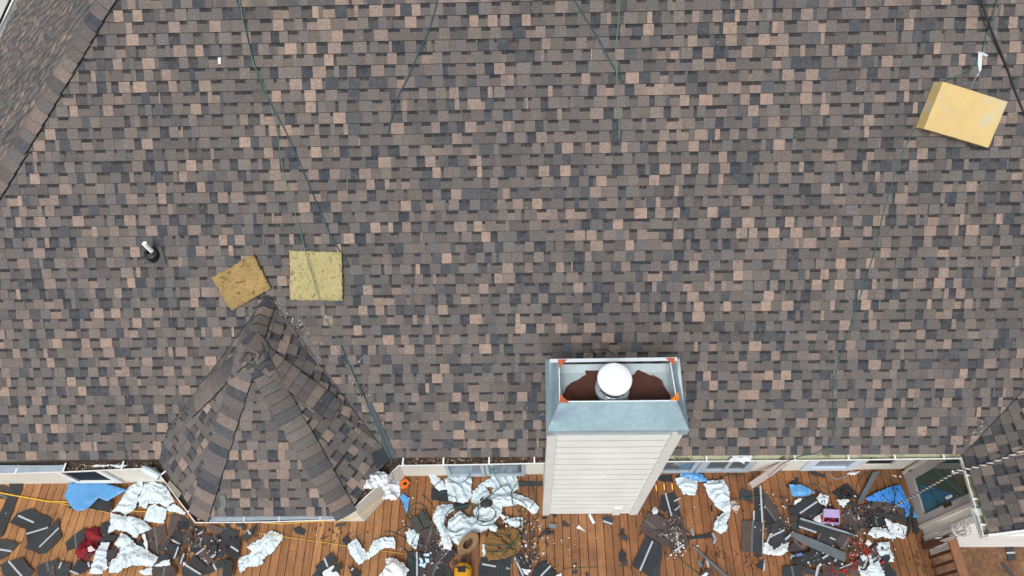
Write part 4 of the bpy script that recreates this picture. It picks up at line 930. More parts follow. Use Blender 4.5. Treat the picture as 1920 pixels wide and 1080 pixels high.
cloth('F', [(1130,330),(1170,320),(1225,380),(1190,445),(1140,400)], 'small crumpled greyish paper right of the long hooked wrap', mat('grey_paper', srgb(176,166,156), .8), 'paper_ball', 'paper', amp=.08, z=.01, grid=.02)
mb = MB(); mb.cbox(*sorted((W('F',(932,400)).x, W('F',(948,400)).x)), *sorted((W('F',(940,432)).y, W('F',(940,365)).y)), .003, .006); tag(mb.build('board_slot', mat('slot_black', (.006,.005,.004), .9)), 'dark slot in a deck board left of the long hooked wrap', 'slot')
AMB = bpy.data.materials.new('amber_glow'); AMB.use_nodes = True; bb = AMB.node_tree.nodes['Principled BSDF']; bb.inputs['Emission Color'].default_value = (1,.42,.08,1); bb.inputs['Emission Strength'].default_value = 1.6; bb.inputs['Base Color'].default_value = (.5,.2,.05,1)  # glowing colour imitates light glinting at the board gaps; no lamps there
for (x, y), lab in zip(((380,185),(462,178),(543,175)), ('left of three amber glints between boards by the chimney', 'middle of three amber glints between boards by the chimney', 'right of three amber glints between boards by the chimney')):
    p = W('F', (x, y), .004); mb = MB(); mb.lathe(p, [(0,.004),(.008,.003),(.011,0)], 12, ax=(V((.6,0,0)), V((0,5.2,0)), up_)); tag(mb.build('amber_glint', AMB), lab, 'painted glint', 'painted amber glints')
# ---- right pile
zc['G'] = .006; zc['H'] = .012
scrap('G', [(30,290),(50,190),(160,220),(172,350),(110,320)], 'dark crumpled scrap left of the fallen downspout end')
scrap('G', [(260,220),(330,280),(430,420),(560,620),(500,690),(400,530),(280,330)], 'long brown shingle strip slanting down from the fallen downspout', True)
scrap('G', [(285,335),(405,520),(380,545),(295,570)], 'dark triangular shingle between two long strips', thin=[((287,360),(402,525))])
scrap('G', [(180,200),(245,185),(290,250),(275,540),(190,525)], 'long upright dark shingle below the fallen downspout')
strip3('G', [(236,165),(254,165),(276,540),(257,540)], 'long bright metal strip standing upright left of the right-hand pile', 'metal_strip', 'metal strip', STRIPM, z=.05)
strip3('G', [(172,420),(190,420),(186,522),(170,520)], 'short pale metal strip beside the upright dark shingle', 'metal_strip', 'metal strip', STRIPM, z=.02)
scrap('G', [(60,520),(165,522),(150,840),(50,835)], 'reddish brown shingle at the left end of the right-hand pile', True)
scrap('G', [(165,525),(270,542),(265,855),(150,842)], 'dark grey shingle with twin seams at the left end of the right-hand pile', thin=[((168,525),(157,840))])
strip3('G', [(268,545),(278,560),(272,850),(264,850)], 'thin white strip along the dark grey seam shingle', 'metal_strip', 'metal strip', STRIPM, z=.04)
scrap('G', [(180,860),(250,858),(245,890),(190,886)], 'small dark tab under the seam shingle', z=.004)
scrap('G', [(205,960),(280,905),(300,908),(290,1030),(212,990)], 'rounded dark shingle piece with upright white strip alone on the boards', strips=[((290,908),(281,1028))], z=.006)
cloth('G', [(275,750),(320,740),(380,820),(450,780),(530,740),(520,830),(470,870),(380,870),(270,860)], 'torn white wrap under the left part of the right-hand pile', PLAIN, amp=.06, group=WG)
scrap('G', [(300,572),(450,520),(500,590),(330,682)], 'dark shingle with two black blotches in the right-hand pile')
scrap('G', [(330,690),(490,610),(552,690),(530,740),(390,812),(328,760)], 'dark shingle with angled white strip over the torn white wrap', strips=[((332,690),(488,616)),((312,742),(332,690))])
scrap('G', [(510,820),(590,722),(720,832),(640,845)], 'brown shingle triangle with twin seams in the right-hand pile', True, thin=[((592,722),(698,820))])
scrap('G', [(560,900),(700,830),(800,800),(960,880),(1100,950),(1000,1000),(820,965),(660,970),(600,960)], 'wide dark shingle under the nail gun')
scrap('G', [(470,990),(660,967),(690,1100),(470,1100)], 'dark shingle with twin seams at the bottom below the nail gun', thin=[((560,977),(582,1090))])
scrap('G', [(870,960),(1000,982),(1100,950),(1180,1000),(1100,1100),(880,1100)], 'brown shingle at the bottom of the right-hand pile', True)
scrap('G', [(670,980),(900,1060),(880,1095),(690,1060)], 'dark narrow shingle at the bottom edge right of the seam scrap')
strip3('G', [(820,970),(848,970),(820,1085),(796,1085)], 'white strip slanting at the bottom of the right-hand pile', 'metal_strip', 'metal strip', STRIPM, z=.06)
scrap('G', [(550,462),(640,480),(625,620),(560,620)], 'dark shingle tab left of the grey metal channel')
cloth('G', [(570,360),(620,300),(672,285),(660,312),(590,362)], 'white wrap sliver under the small blue tarp', PLAIN, amp=.03, group=WG)
scrap('G', [(520,412),(770,262),(885,392),(780,502),(550,452)], 'large dark shingle with diagonal white strip left of the purple box', strips=[((645,446),(820,328))])
cloth('G', [(770,510),(860,440),(890,400),(900,560),(840,548)], 'white wrap crumpled under the left side of the purple box', PLAIN, amp=.06, group=WG)
scrap('G', [(820,720),(860,640),(1060,640),(1000,782)], 'dark shingle with white strip in the heart of the right-hand pile', thin=[((850,645),(825,720))], strips=[((950,692),(1008,715))])
scrap('G', [(1000,735),(1060,640),(1150,690),(1130,782),(1070,812)], 'brown square shingle with twin seams right of the heart of the pile', True, thin=[((1140,695),(1080,805))])
scrap('G', [(640,492),(940,590),(1240,662),(1232,690),(950,642),(830,652),(625,592)], 'long grey-black shingle band with metal upper edge in the right-hand pile', strips=[((632,582),(812,640))], z=.09)
DRIP = mat('drip_edge_metal', (0,0,0))
strip3('G', [(650,490),(1235,668),(1230,684),(646,508)], 'narrow grey metal edge along the dark band in the pile', 'metal_edging', 'metal edging', GREYM, z=.11)
strip3('G', [(550,652),(590,635),(850,735),(1118,850),(1100,940),(880,842),(700,762),(562,685)], 'wide grey metal flashing lying diagonally across the right-hand pile', 'metal_flashing', 'flashing', DRIP, z=.13, t=.006)
strip3('G', [(868,895),(950,842),(965,855),(880,912)], 'short bright strip sticking out below the wide grey flashing', 'metal_offcut', 'metal offcut', STRIPM, z=.10, group='grey metal offcuts')
strip3('G', [(490,705),(575,630),(590,642),(505,720)], 'short bright strip at the upper left end of the wide grey flashing', 'metal_offcut', 'metal offcut', STRIPM, z=.12, group='grey metal offcuts')
cloth('G', [(540,160),(660,158),(775,220),(765,245),(670,285),(560,265)], 'small light blue tarp piece above the large dark shingle', TARP, 'tarp_piece', 'tarp', amp=.04, group=TARPG, grid=.04)
scrap('G', [(500,170),(600,85),(635,88),(622,130),(530,190)], 'black rubber strap beside the small light blue tarp', name='rubber_strap', cat='strap', group=None, z=.01)
scrap('G', [(740,22),(780,15),(905,72),(892,92),(760,52)], 'black felt sliver by the wall above the small light blue tarp', name='felt_strip', cat='felt strip', group=None, z=.01)
cloth('G', [(802,290),(850,245),(940,275),(905,390),(840,330)], 'white wrap with faint print between large shingle and vent flashing', WRAPD, amp=.05, group=WG)
# purple tub
tub = thing('storage_tub', 'translucent purple storage tub with red items inside, in the right-hand pile', 'tub', W('G', (960,490), 0))
PURP = mat('purple_plastic', srgb(172,156,200), .3, nscale=[(5,.05)]); 
q = [W('G', p, .20) for p in ((890,402),(1045,412),(1050,545),(878,535))]; b0 = [W('G', p, .03) for p in ((885,425),(1035,432),(1040,570),(880,555))]
if (q[1]-q[0]).cross(q[2]-q[0]).z < 0: q.reverse(); b0.reverse()
mb = MB(); 
for i in range(4):
    j_ = (i+1) % 4; a0, a1 = b0[i], b0[j_]; t0, t1 = q[i], q[j_]; c = sum(q, V((0,0,0)))/4
    mb.face([a0, a1, t1, t0]); mb.face([t0, t1, t1.lerp(c,.08), t0.lerp(c,.08)]); mb.face([t1.lerp(c,.08), a1.lerp(c,.1), a0.lerp(c,.1), t0.lerp(c,.08)])
mb.face(b0); mb.build('box', PURP, tub)
c = sum(q, V((0,0,0)))/4; lo_ = min(q, key=lambda p: p.y)
mb = MB(); far = sorted(q, key=lambda p: -p.y)[:2]; near = sorted(q, key=lambda p: p.y)[:2]; far.sort(key=lambda p: p.x); near.sort(key=lambda p: p.x)
mid = [far[0].lerp(near[0], .62), far[1].lerp(near[1], .62)]
mb.prism([near[0]*0+mid[0], mid[1], far[1], far[0]], [mid[0]+V((0,0,.012)), mid[1]+V((0,0,.012)), far[1]+V((0,0,.012)), far[0]+V((0,0,.012))]); mb.build('lid', PURP, tub)
mb = MB(); random.seed(4); REDP = mat('red_plastic', srgb(176,22,24), .25)
for k in range(46):
    p = near[0].lerp(near[1], random.uniform(.02,.75))+V((0, random.uniform(.0,.11), -.06+random.uniform(0,.05)))
    mb.lathe(p, [(0,.012),(.012,.006),(.014,-.006),(0,-.01)], 8)
mb.build('red_contents', REDP, tub, smooth=True)
# nail gun
ng = thing('nail_gun', 'black nail gun with silver head and blue sleeve below the wide grey flashing', 'nail gun', W('G', (650,870), 0))
mb = MB(); mb.tube([W('G', p, .10) for p in ((590,872),(680,855),(760,832))], [.018,.024,.020], 10); mb.tube([W('G', (610,880), .09), W('G', (560,960), .05)], .012, 8); mb.tube([W('G', (600,890), .08), W('G', (655,930), .06), W('G', (640,960), .05), W('G', (580,900), .06)], .006, 6); mb.build('body', BLK, ng)
mb = MB(); mb.tube([W('G', (545,880), .10), W('G', (590,872), .10)], .022, 10); mb.tube([W('G', (555,860), .10), W('G', (560,910), .09)], .014, 8); mb.build('head', mat('chrome', srgb(190,196,200), .2, metal=.9), ng)
mb = MB(); mb.tube([W('G', (605,868), .105), W('G', (665,857), .105)], .023, 10); mb.build('sleeve', mat('blue_plastic', srgb(92,108,170), .4), ng)
# roof vent flashing
vf = thing('vent_flashing', 'black square vent flashing with round collar near the blue tarps', 'vent flashing', W('G', (1110,250), 0))
q = [W('G', p, .03) for p in ((968,240),(1130,142),(1262,292),(1095,305))]; q = q[::-1] if (q[1]-q[0]).cross(q[2]-q[0]).z < 0 else q
BLKM = mat('black_metal', srgb(38,40,42), .5, nscale=[(12,.15)])
mb = MB(); mb.prism(q, [p+V((0,0,.006)) for p in q]); mb.build('base_plate', BLKM, vf)
c = W('G', (1105,250), .036); mb = MB(); mb.lathe(c, [(.095,0),(.075,.03),(.066,.05),(.058,.05),(.058,.0)], 28); mb.build('collar', BLKM, vf, smooth=True)
mb = MB(); mb.lathe(c, [(.0,.004),(.056,.004)], 24); mb.build('opening', mat('brown_dark', srgb(52,34,24), .9), vf)
cloth('G', [(1010,312),(1130,305),(1145,325),(1078,388)], 'small white wrap wedge touching the black vent flashing', WRAPD, amp=.03, group=WG)
# H frame: far right pile
scrap('H', [(205,460),(262,400),(420,440),(445,580),(350,645),(230,625)], 'brown-grey shingle with twin seams right of the purple tub', True, thin=[((270,405),(358,530))])
scrap('H', [(380,372),(560,325),(720,340),(842,400),(840,492),(700,462)], 'broad brown shingle under the printed blue tarp', True, thin=[((742,372),(717,460))])
scrap('H', [(430,440),(640,500),(652,590),(560,602),(460,592)], 'dark shingle with twin seams in the middle of the far right pile', thin=[((532,462),(574,600))])
scrap('H', [(220,372),(320,320),(420,400),(860,482),(852,550),(640,492),(350,392)], 'long thin dark shingle strip running right across the far right pile')
scrap('H', [(900,350),(930,400),(905,600),(870,682),(840,662),(870,540),(880,400)], 'tall dark felt strip left of the door', name='felt_strip', cat='felt strip', group=None)
scrap('H', [(915,500),(960,498),(962,590),(1000,600),(972,662),(930,652)], 'small dark felt hook by the door corner', name='felt_strip', cat='felt strip', group=None)
cloth('H', [(450,302),(520,250),(700,175),(795,160),(820,220),(900,350),(880,480),(845,478),(840,400),(740,362),(640,330),(480,322)], 'blue tarp with dark wavy print left of the door', TARPD, 'tarp_piece', 'tarp', amp=.04, freq=3, group=TARPG, grid=.035, z=.05)
cloth('H', [(925,492),(935,410),(982,492)], 'tiny blue tarp triangle beside the door wall', TARP, 'tarp_piece', 'tarp', amp=.01, group=TARPG, z=.02)
cloth('H', [(465,655),(520,590),(650,600),(750,690),(740,710),(620,690),(540,702)], 'torn white wrap left of the printed wrap sheet', WRAPD, amp=.05, group=WG, z=.05)
cloth('H', [(640,490),(700,532),(870,580),(830,716),(770,692),(700,640),(660,560)], 'white wrap sheet with black print at the right of the pile', WRAPD, amp=.05, group=WG, z=.06)
cloth('H', [(590,740),(680,730),(690,800),(730,890),(725,940),(665,936),(680,880),(600,890),(540,812)], 'white wrap trailing down at the right edge of the pile', WRAP, amp=.06, group=WG, z=.03)
cloth('H', [(435,745),(470,715),(510,750),(480,782)], 'small square white wrap beside red litter', PLAIN, amp=.03, group=WG)
scrap('H', [(500,800),(560,742),(598,880),(530,952),(480,872)], 'brown shingle with pale seam beside the trailing white wrap', True, strips=[((585,880),(500,930))])
scrap('H', [(320,950),(420,890),(470,1000),(400,1012)], 'dark brown shingle with pale strip among red litter', True, strips=[((458,920),(420,1005))])
scrap('H', [(280,960),(400,1012),(380,1085),(290,1065)], 'brown shingle corner at the bottom of the far right pile', True)
scrap('H', [(590,920),(640,870),(690,868),(670,960),(760,1052),(740,1100),(640,1100),(600,1000)], 'ragged black felt at the bottom right of the pile', name='felt_strip', cat='felt strip', group=None)
cloth('H', [(360,1000),(440,1030),(480,960),(470,850),(500,862),(520,960),(580,920),(600,1000),(635,1030),(630,1100),(400,1100)], 'white wrap with blue print at the bottom right of the pile', WRAP, amp=.07, group=WG, z=.04)
cloth('H', [(390,880),(440,860),(462,910),(420,932)], 'small white wrap crumb above the bottom wrap', PLAIN, amp=.03, group=WG, z=.06)
strip3('H', [(180,1000),(312,948),(316,956),(186,1008)], 'thin pale strip on brown shingles low in the far right pile', 'metal_offcut', 'metal offcut', STRIPM, z=.10, group='grey metal offcuts')
strip3('H', [(520,30),(585,22),(440,285),(395,340),(365,350),(370,310)], 'grey metal corner flashing slanting from the wall to the pile', 'metal_flashing', 'flashing', GREYMET, z=.05, t=.02)
strip3('H', [(50,38),(60,36),(152,98),(262,60),(265,70),(150,108)], 'thin bent wire strip by the wall above the vent flashing', 'wire_strip', 'wire', THINM, z=.02, t=.004)
cloth('H', [(250,45),(290,25),(330,28),(390,22),(340,55),(300,60)], 'crumpled white paper by the wall above the vent flashing', PLAIN, 'paper_ball', 'paper', amp=.06, z=.01, grid=.02)
cloth('H', [(712,60),(735,55),(765,68),(745,80)], 'small white paper scrap by the wall near the door', PLAIN, 'paper_ball', 'paper', amp=.04, z=.005, grid=.02)
cloth('H', [(785,62),(806,62),(806,80),(788,80)], 'smallest white paper scrap by the wall nearest the door', PLAIN, 'paper_ball', 'paper', amp=.04, z=.005, grid=.02)
# yard
scrap('I', [(835,830),(900,825),(922,950),(848,956)], 'black shingle scrap with white strip on the bare dirt', strips=[((838,888),(912,883))], z=-.41)
scrap('I', [(795,975),(822,965),(870,1020),(920,1090),(885,1090),(830,1020)], 'dark leaf-shaped scrap on the bare dirt at the bottom right', z=-.41)
# fallen downspout
a, b = onz(1406, 912, .05), onz(1472, 868, .55); d = (b-a); s_ = V((d.y, -d.x, 0)).normalized()*.05
mb = MB(); mb.box(a-s_, d, s_*2, V((0,0,.06))); o = mb.build('downspout', mat('beige_spout', srgb(164,152,148), .5, nscale=[(4,.08)])); bv = o.modifiers.new('b', 'BEVEL'); bv.width = .01; bv.segments = 2; tag(o, 'beige downspout leaning from the wall onto the deck', 'downspout')

# litter (uncountable)
random.seed(17); mb = MB()
CH = [srgb(206,196,180), srgb(190,172,150), srgb(60,52,48), srgb(84,60,46), srgb(220,220,216), srgb(150,40,34)]
def litter(f, x, y, rx, ry, n, cols, smin=.004, smax=.014, z=.012):
    for _ in range(n):
        a = random.gauss(0, .5); b = random.gauss(0, .5); p = W(f, (x+a*rx, y+b*ry), z+random.uniform(0,.02)); s = random.uniform(smin, smax); th_ = random.uniform(0, 3.14)
        k = random.randint(3,5); r_ = [(s*random.choice((.4,.7,1.3,1.6)), th_+2*math.pi*i/k) for i in range(k)]
        bo_ = [p+V((q*math.cos(t), q*math.sin(t), random.uniform(-.003,.003))) for q, t in r_]; mb.prism([V((q.x, q.y, z-.004)) for q in bo_], bo_, jc(random.choice(cols), .15))
PALE = CH[:2]+CH[4:5]; DK = CH[2:4]
litter('F', 580, 640, 110, 190, 90, PALE+CH[2:4]+[srgb(140,124,110)]*2, .003, .015, .045); litter('F', 640, 830, 160, 110, 34, PALE+CH[3:4], .006, .019, .02); litter('F', 1060, 870, 160, 90, 50, DK, .003, .010)
litter('E', 640, 700, 130, 330, 130, CH[:4]*3+CH[4:], .004, .020); litter('E', 450, 560, 170, 90, 110, DK+PALE[:1], .006, .022, .04); litter('E', 700, 950, 160, 120, 60, CH[:4]*3+CH[4:], .004, .016, .03)
litter('E', 1000, 800, 300, 280, 60, PALE+DK, .003, .010); litter('D', 650, 760, 140, 120, 60, PALE+DK, .004, .014, .08); litter('D', 200, 400, 300, 300, 30, PALE)
litter('D', 530, 620, 50, 140, 40, [srgb(160,130,80), srgb(190,160,110)], .003, .009, .05)
litter('G', 600, 400, 500, 400, 120, DK+PALE, .003, .012, .05); litter('G', 200, 930, 150, 120, 70, DK, .003, .010)
RD = [CH[5], srgb(190,30,30)]
for x, y, r_ in ((385,740,60),(310,880,60),(450,840,50),(110,1000,90),(225,1020,30),(330,985,40),(620,940,12)): litter('H', x, y, r_, r_, 26, RD, .004, .013, .09)
litter('H', 400, 800, 300, 300, 90, PALE+DK, .003, .012, .08); litter('H', 1000, 850, 120, 300, 40, DK, .004, .012)
litter('C', 1200, 720, 250, 120, 60, DK, .004, .014); litter('C', 1200, 850, 500, 300, 40, PALE, .003, .008); litter('A', 500, 700, 600, 400, 60, PALE+DK, .002, .007)
litter('B', 700, 800, 300, 200, 110, DK+DK+PALE[:1], .004, .013, .09); litter('B', 900, 1000, 300, 100, 30, PALE, .003, .009, .08)
litter('F', 700, 500, 600, 500, 90, PALE+DK, .002, .008)
for f_, x, y, rx, ry, n in (('G',700,500,450,350,70),('G',800,900,300,200,50),('H',500,500,300,250,60),('H',400,900,300,180,60),('B',700,800,350,250,80),('D',500,900,250,200,40),('E',600,800,120,250,40),('D',900,600,250,150,30),('F',500,600,200,200,25)):
    litter(f_, x, y, rx, ry, n, DARKS+BRN+[srgb(90,86,82)], .012, .034, .05)
    litter(f_, x, y, rx, ry, n//3, [srgb(150,152,154), srgb(196,200,200)], .005, .020, .07)
tag(mb.build('debris_litter', mat('litter', (1,1,1), .8, attr=True), color=True), 'small chips, granules and splinters strewn over the deck', 'litter', kind='stuff')
# gutter litter
random.seed(23); mb = MB()
def glit(x0, y0, x1, y1, n, cols):
    for _ in range(n):
        t = random.random(); p = onz(x0+(x1-x0)*t, y0+(y1-y0)*t-random.uniform(1,13), GZ-.035+random.uniform(0,.03)); s = random.uniform(.004,.017); th_ = random.uniform(0,6.3)
        d1 = V((math.cos(th_), math.sin(th_), random.uniform(-.3,.3)))*s; d2 = V((-d1.y, d1.x, random.uniform(-.3,.3)*s))*.6
        mb.face([p-d1, p-d2, p+d1, p+d2], jc(random.choice(cols), .2))
GC = [srgb(70,52,38), srgb(110,84,58), srgb(150,128,100), srgb(48,38,30), srgb(176,160,140)]
glit(120,885,285,880, 260, GC); glit(752,873,1020,870, 420, GC+[srgb(120,60,60)]); glit(1250,865,1300,865, 60, GC[:2]+[GC[3]]); glit(371,976,392,977, 30, GC)
for _ in range(60):
    t = random.random(); p = onz(645+(745-645)*t-5, 968+(878-968)*t-3, GZ-.03); s = random.uniform(.005,.015); mb.face([p+V((s,0,0)), p+V((0,s,.004)), p+V((-s,0,0)), p+V((0,-s,.004))], jc(random.choice(GC), .2))
tag(mb.build('gutter_litter', mat('litter', (0,0,0)), color=True), 'leaf litter and grit lying in the gutters', 'litter', kind='stuff')
for poly, lab in (([(172,873),(203,871),(203,875),(172,876)], 'white plastic strip lying in the left gutter'), ([(205,873),(228,871),(240,873),(226,878),(214,876)], 'crumpled white plastic in the left gutter beside a hanger')):
    cloth('P', poly, lab, PLAIN, 'plastic_scrap', 'plastic scrap', amp=.02, zfun=lambda x, y: onz(x, y, GZ-.005), grid=.03)
cloth('P', [(1366,852),(1388,848),(1405,851),(1411,858),(1407,864),(1396,865),(1394,873),(1386,865),(1366,863),(1374,858)], 'white wrap rag draped over the gutter right of the chimney', PLAIN, 'wrap_rag', 'rag', amp=.04, zfun=lambda x, y: onz(x, y, GZ+.012), grid=.03)
mb = MB(); mb.tube([onz(268,878,2.39), onz(281,884,2.37), onz(299,894,2.33)], [.045,.055,.05], 10); tag(mb.build('plastic_sleeve', mat('milky_plastic', srgb(190,206,212), .35)), 'milky plastic sleeve over the gutter corner left of the bay', 'sleeve')

for a_, b_, p_ in ((VL, KL-V((0,.2,0)), main_roof), (VR, KL-V((0,.2,0)), main_roof), (vlow, vhi, wing)):
    a_, b_ = fix(a_), fix(b_); d_ = (b_-a_).normalized(); s_ = NR.cross(d_)*.0035; mb = MB(); n_ = 14
    for k in range(n_):
        p, q = a_.lerp(b_, k/n_), a_.lerp(b_, (k+1)/n_); j1 = s_*random.uniform(-.8,.8)
        mb.face([p-s_+j1+NR*.022, q-s_+NR*.022, q+s_+NR*.022, p+s_+j1+NR*.022])
    mb.build('valley_seam', mat('seam_black', srgb(30,30,32), .9), p_)
# ------------------------------------------------------------------ things on the roof
FOAM1 = mat('weathered_yellow_foam', srgb(146,122,76), .9, nscale=[(5,.12),(50,.10)], col2=(srgb(90,64,32), 9, .56, .66, .9, 2.5), bump=.9, bscale=45)
FOAM2 = mat('pale_green_foam', srgb(160,150,106), .9, nscale=[(5,.06),(50,.08)], col2=(srgb(104,94,56), 11, .56, .66, .85, 2.5), bump=.9, bscale=50)
FOAM3 = mat('cream_foam', srgb(188,163,110), .75, nscale=[(1.6,.05),(9,.04)], col2=(srgb(176,172,146), 2.6, .5, .68), bump=.15, bscale=30)
CG = 'foam cushions thrown on the roof'
R = lambda x, y, h=0: roofp(x, y, h)
foam('foam_cushion', [R(x, y, .06) - NR*.06 for x, y in ((396,521),(474,477),(507,541),(434,583))][::-1], NR, .07, FOAM1, 'square golden-brown pitted foam cushion above the bay peak', 'cushion', CG, grid=.022, rough=.010)
foam('foam_cushion', [R(x, y, .06) - NR*.06 for x, y in ((543,470),(640,473),(642,564),(544,562))][::-1], NR, .075, FOAM2, 'pale green-yellow pitted foam cushion crossed by a thin rope', 'cushion', CG, grid=.022, rough=.010)
q = [R(x, y, .15) for x, y in ((1768,153),(1889,191),(1853,277),(1732,241))]; base = [p-NR*.15 for p in q]
c = sum(q, V((0,0,0)))/4
lean = (R(1727,240)-R(1740,243)); 
mb = MB(); bt = [p-NR*.135+V((-.0,0,0)) for p in q]
u1 = (q[1]-q[0]).normalized()
bt = [bt[0]-u1*.045, bt[1]-u1*.015, bt[2]-u1*.015, bt[3]-u1*.045]
o_ = foam('foam_cushion', q[::-1], NR, .004, FOAM3, 'thick smooth cream foam block tilted at the upper right of the roof', 'cushion', CG, grid=.05, rough=.003)
# give the block its depth: sides down to the shingles
me = o_.data; bm = bmesh.new(); bm.from_mesh(me)
bm.verts.ensure_lookup_table(); n_ = len(bm.verts)//2
for v_ in list(bm.verts)[n_:]:
    k = (v_.co-c).dot(u1); v_.co = v_.co - NR*.14 - u1*.035
bm.to_mesh(me); bm.free()
# vent pipe with boot
vp = thing('vent_pipe', 'white vent pipe in black rubber boot on the left roof slope', 'vent pipe', R(287, 480))
bb_ = MB(); c = R(289, 479); ux = V((1,0,0)); vy = NR.cross(ux)
q = [R(272,484,.016), R(311,483,.016), R(311,493,.016), R(272,494,.016)]; q = [R(274,462,.016), R(303,462,.016)]+[R(312,494,.024), R(271,495,.024)]
qq = q[::-1] if (q[1]-q[0]).cross(q[2]-q[0]).dot(NR) < 0 else q
mb = MB(); mb.prism(qq, [p+NR*.006 for p in qq]); mb.build('flange', BLKM, vp)
cb = R(288, 478); zz = (V((0,0,1))*.8+NR*.2).normalized(); a1 = V((1,0,0)); a2 = zz.cross(a1)
mb = MB(); mb.lathe(cb, [(.096,-.05),(.093,.03),(.086,.065),(.08,.078),(.072,.076),(.066,.092),(.053,.104),(.042,.11),(.036,.104)], 32, ax=(a1, a2, zz)); mb.build('boot', mat('black_rubber', (0,0,0)), vp, smooth=True)
p0 = cb+zz*.05; p0 = onp(285, 470, cb+zz*.10, NR); mb = MB(); top_ = CAM + (ray(278,458)).normalized()*((cb-CAM).length-.33)
mb.tube([p0-V((0,0,.08)), p0+V((0,0,.16))+V((-.02,0,0))], .030, 20); o = mb.build('pipe', mat('pvc_white', srgb(232,234,232), .3), vp)
for x, y in ((275,493),(307,491)):
    mb = MB(); mb.lathe(R(x, y, .023), [(0,.004),(.007,.003),(.008,0)], 10, ax=(V((1,0,0)), vy, NR)); mb.build('nail_head', mat('chrome', (0,0,0)), vp)
# ropes
def smooth_path(pts, n=8):
    out = []
    for i in range(len(pts)-1):
        p0, p1, p2, p3 = pts[max(i-1,0)], pts[i], pts[i+1], pts[min(i+2, len(pts)-1)]
        for k in range(n):
            t = k/n; out.append(.5*((2*p1)+(p2-p0)*t+(2*p0-5*p1+4*p2-p3)*t*t+(3*p1-p0-3*p2+p3)*t**3))
    return out+[pts[-1]]
GR = mat('green_rope', srgb(84,116,92), .7, nscale=[(120,.3)]); TEAL = mat('teal_rope', srgb(38,64,72), .7, nscale=[(120,.35)]); HOSE = mat('green_hose', srgb(28,78,66), .45, nscale=[(20,.15)])
def rope(pts, r, m, label, name='rope', cat='rope', group='ropes on the roof', base=R, h=.012, twist=False):
    P = smooth_path([base(*p) for p in pts]) if base is not R else smooth_path([R(p[0], p[1], (p[2] if len(p) > 2 else h)) for p in pts])
    mb = MB()
    if twist:
        dense = []
        for i in range(len(P)-1):
            for k in range(3): dense.append(P[i].lerp(P[i+1], k/3))
        L_ = 0; A1 = []; A2 = []
        for i, p in enumerate(dense):
            d = (dense[min(i+1, len(dense)-1)]-dense[max(i-1, 0)]).normalized(); a = d.cross(V((.1,.2,1))).normalized(); b = d.cross(a); L_ += (p-dense[i-1]).length if i else 0
            th_ = L_/twist*2*math.pi; o_ = (a*math.cos(th_)+b*math.sin(th_))*r*.55; A1.append(p+o_); A2.append(p-o_)
        mb.tube(A1, r*.7, 6); mb.build if 0 else None; o = mb.build(name, m[0]); m2b = MB(); m2b.tube(A2, r*.7, 6); m2b.build('dark_strand', m[1], o)
    else:
        mb.tube(P, r, 7); o = mb.build(name, m, smooth=True)
    return tag(o, label, cat, group)
rope([(438,-20,.02),(462,60),(480,130),(500,180),(540,255),(570,325),(600,395),(625,450),(655,498)], .010, TEAL, 'dark teal rope from the top edge ending beside the pale foam cushion')
rope([(444,-20,.035),(470,100,.03),(490,150,.03),(505,190),(520,250),(531,320),(548,380),(565,440,.03),(572,470,.11),(600,565,.11),(612,600,.03),(640,650),(665,712),(690,775),(712,820),(735,868)], .0055, GR, 'thin green rope running over the pale cushion down to the bay')
rope([(826,-20),(805,55),(785,100),(765,145),(745,185),(735,220),(728,251)], .010, TEAL, 'short teal rope hanging down from the top centre')
rope([(1066,-20),(1090,22),(1120,70),(1150,125),(1176,165)], .010, TEAL, 'teal rope slanting right, crossing the straight green one')
rope([(1165,-20,.03),(1158,60,.03),(1154,100),(1157,150,.035),(1158,190),(1161,228),(1161,261)], .007, GR, 'straight thin green rope right of the top centre')
rope([(1876,-20,.05),(1862,30,.05),(1850,62),(1840,100,.02),(1820,130),(1790,145),(1765,156,.05),(1745,190,.03),(1725,225),(1700,270),(1675,335),(1655,405),(1640,470),(1618,540),(1596,605),(1575,670),(1563,720),(1562,760),(1566,800),(1555,832),(1535,848),(1505,854)], .0075, HOSE, 'long green hose curving down the right side of the roof', name='hose', cat='hose')
rope([(1836,-20,.08),(1846,20,.08),(1858,55,.07),(1885,120,.02),(1905,175,.015),(1930,240)], .013, mat('black_rubber', (0,0,0)), 'black cable crossing the upper right corner of the roof', name='cable', cat='cable', group=None)
rope([(640,648,.016),(662,700,.018),(685,748,.02),(705,790,.02),(722,830,.025),(736,866,.03)], .009, TEAL, 'thick teal cord bundle lying in the right valley of the bay', group=None)
strip = [R(x, y, .02) for x, y in ((686,758),(695,752),(742,852),(734,864))]
mb = MB(); mb.prism(strip[::-1] if (strip[1]-strip[0]).cross(strip[2]-strip[0]).dot(NR) < 0 else strip, [p+NR*.006 for p in (strip[::-1] if (strip[1]-strip[0]).cross(strip[2]-strip[0]).dot(NR) < 0 else strip)])
tag(mb.build('valley_felt', mat('slate_felt', srgb(56,66,72), .7, nscale=[(20,.2)])), 'dark slate felt strip along the right valley of the bay', 'felt strip')
nn_ = nSE; pS = lambda x, y, h=.03: onp(x, y, FR+nSE*h, nSE)
for poly, lab, mm in (([(696,850),(724,838),(736,860),(706,880)], 'dark slate loose shingle at the right eave of the bay', srgb(44,52,58)), ([(722,836),(738,832),(748,862),(738,866)], 'brown loose shingle tab at the right eave of the bay', srgb(74,68,66))):
    q = [pS(x, y, .03) for x, y in poly]; q = q[::-1] if (q[1]-q[0]).cross(q[2]-q[0]).dot(nSE) < 0 else q
    mb = MB(); mb.prism([p-nSE*.005 for p in q], q, mm); tag(mb.build('loose_shingle', SHD, color=True), lab, 'loose shingle')
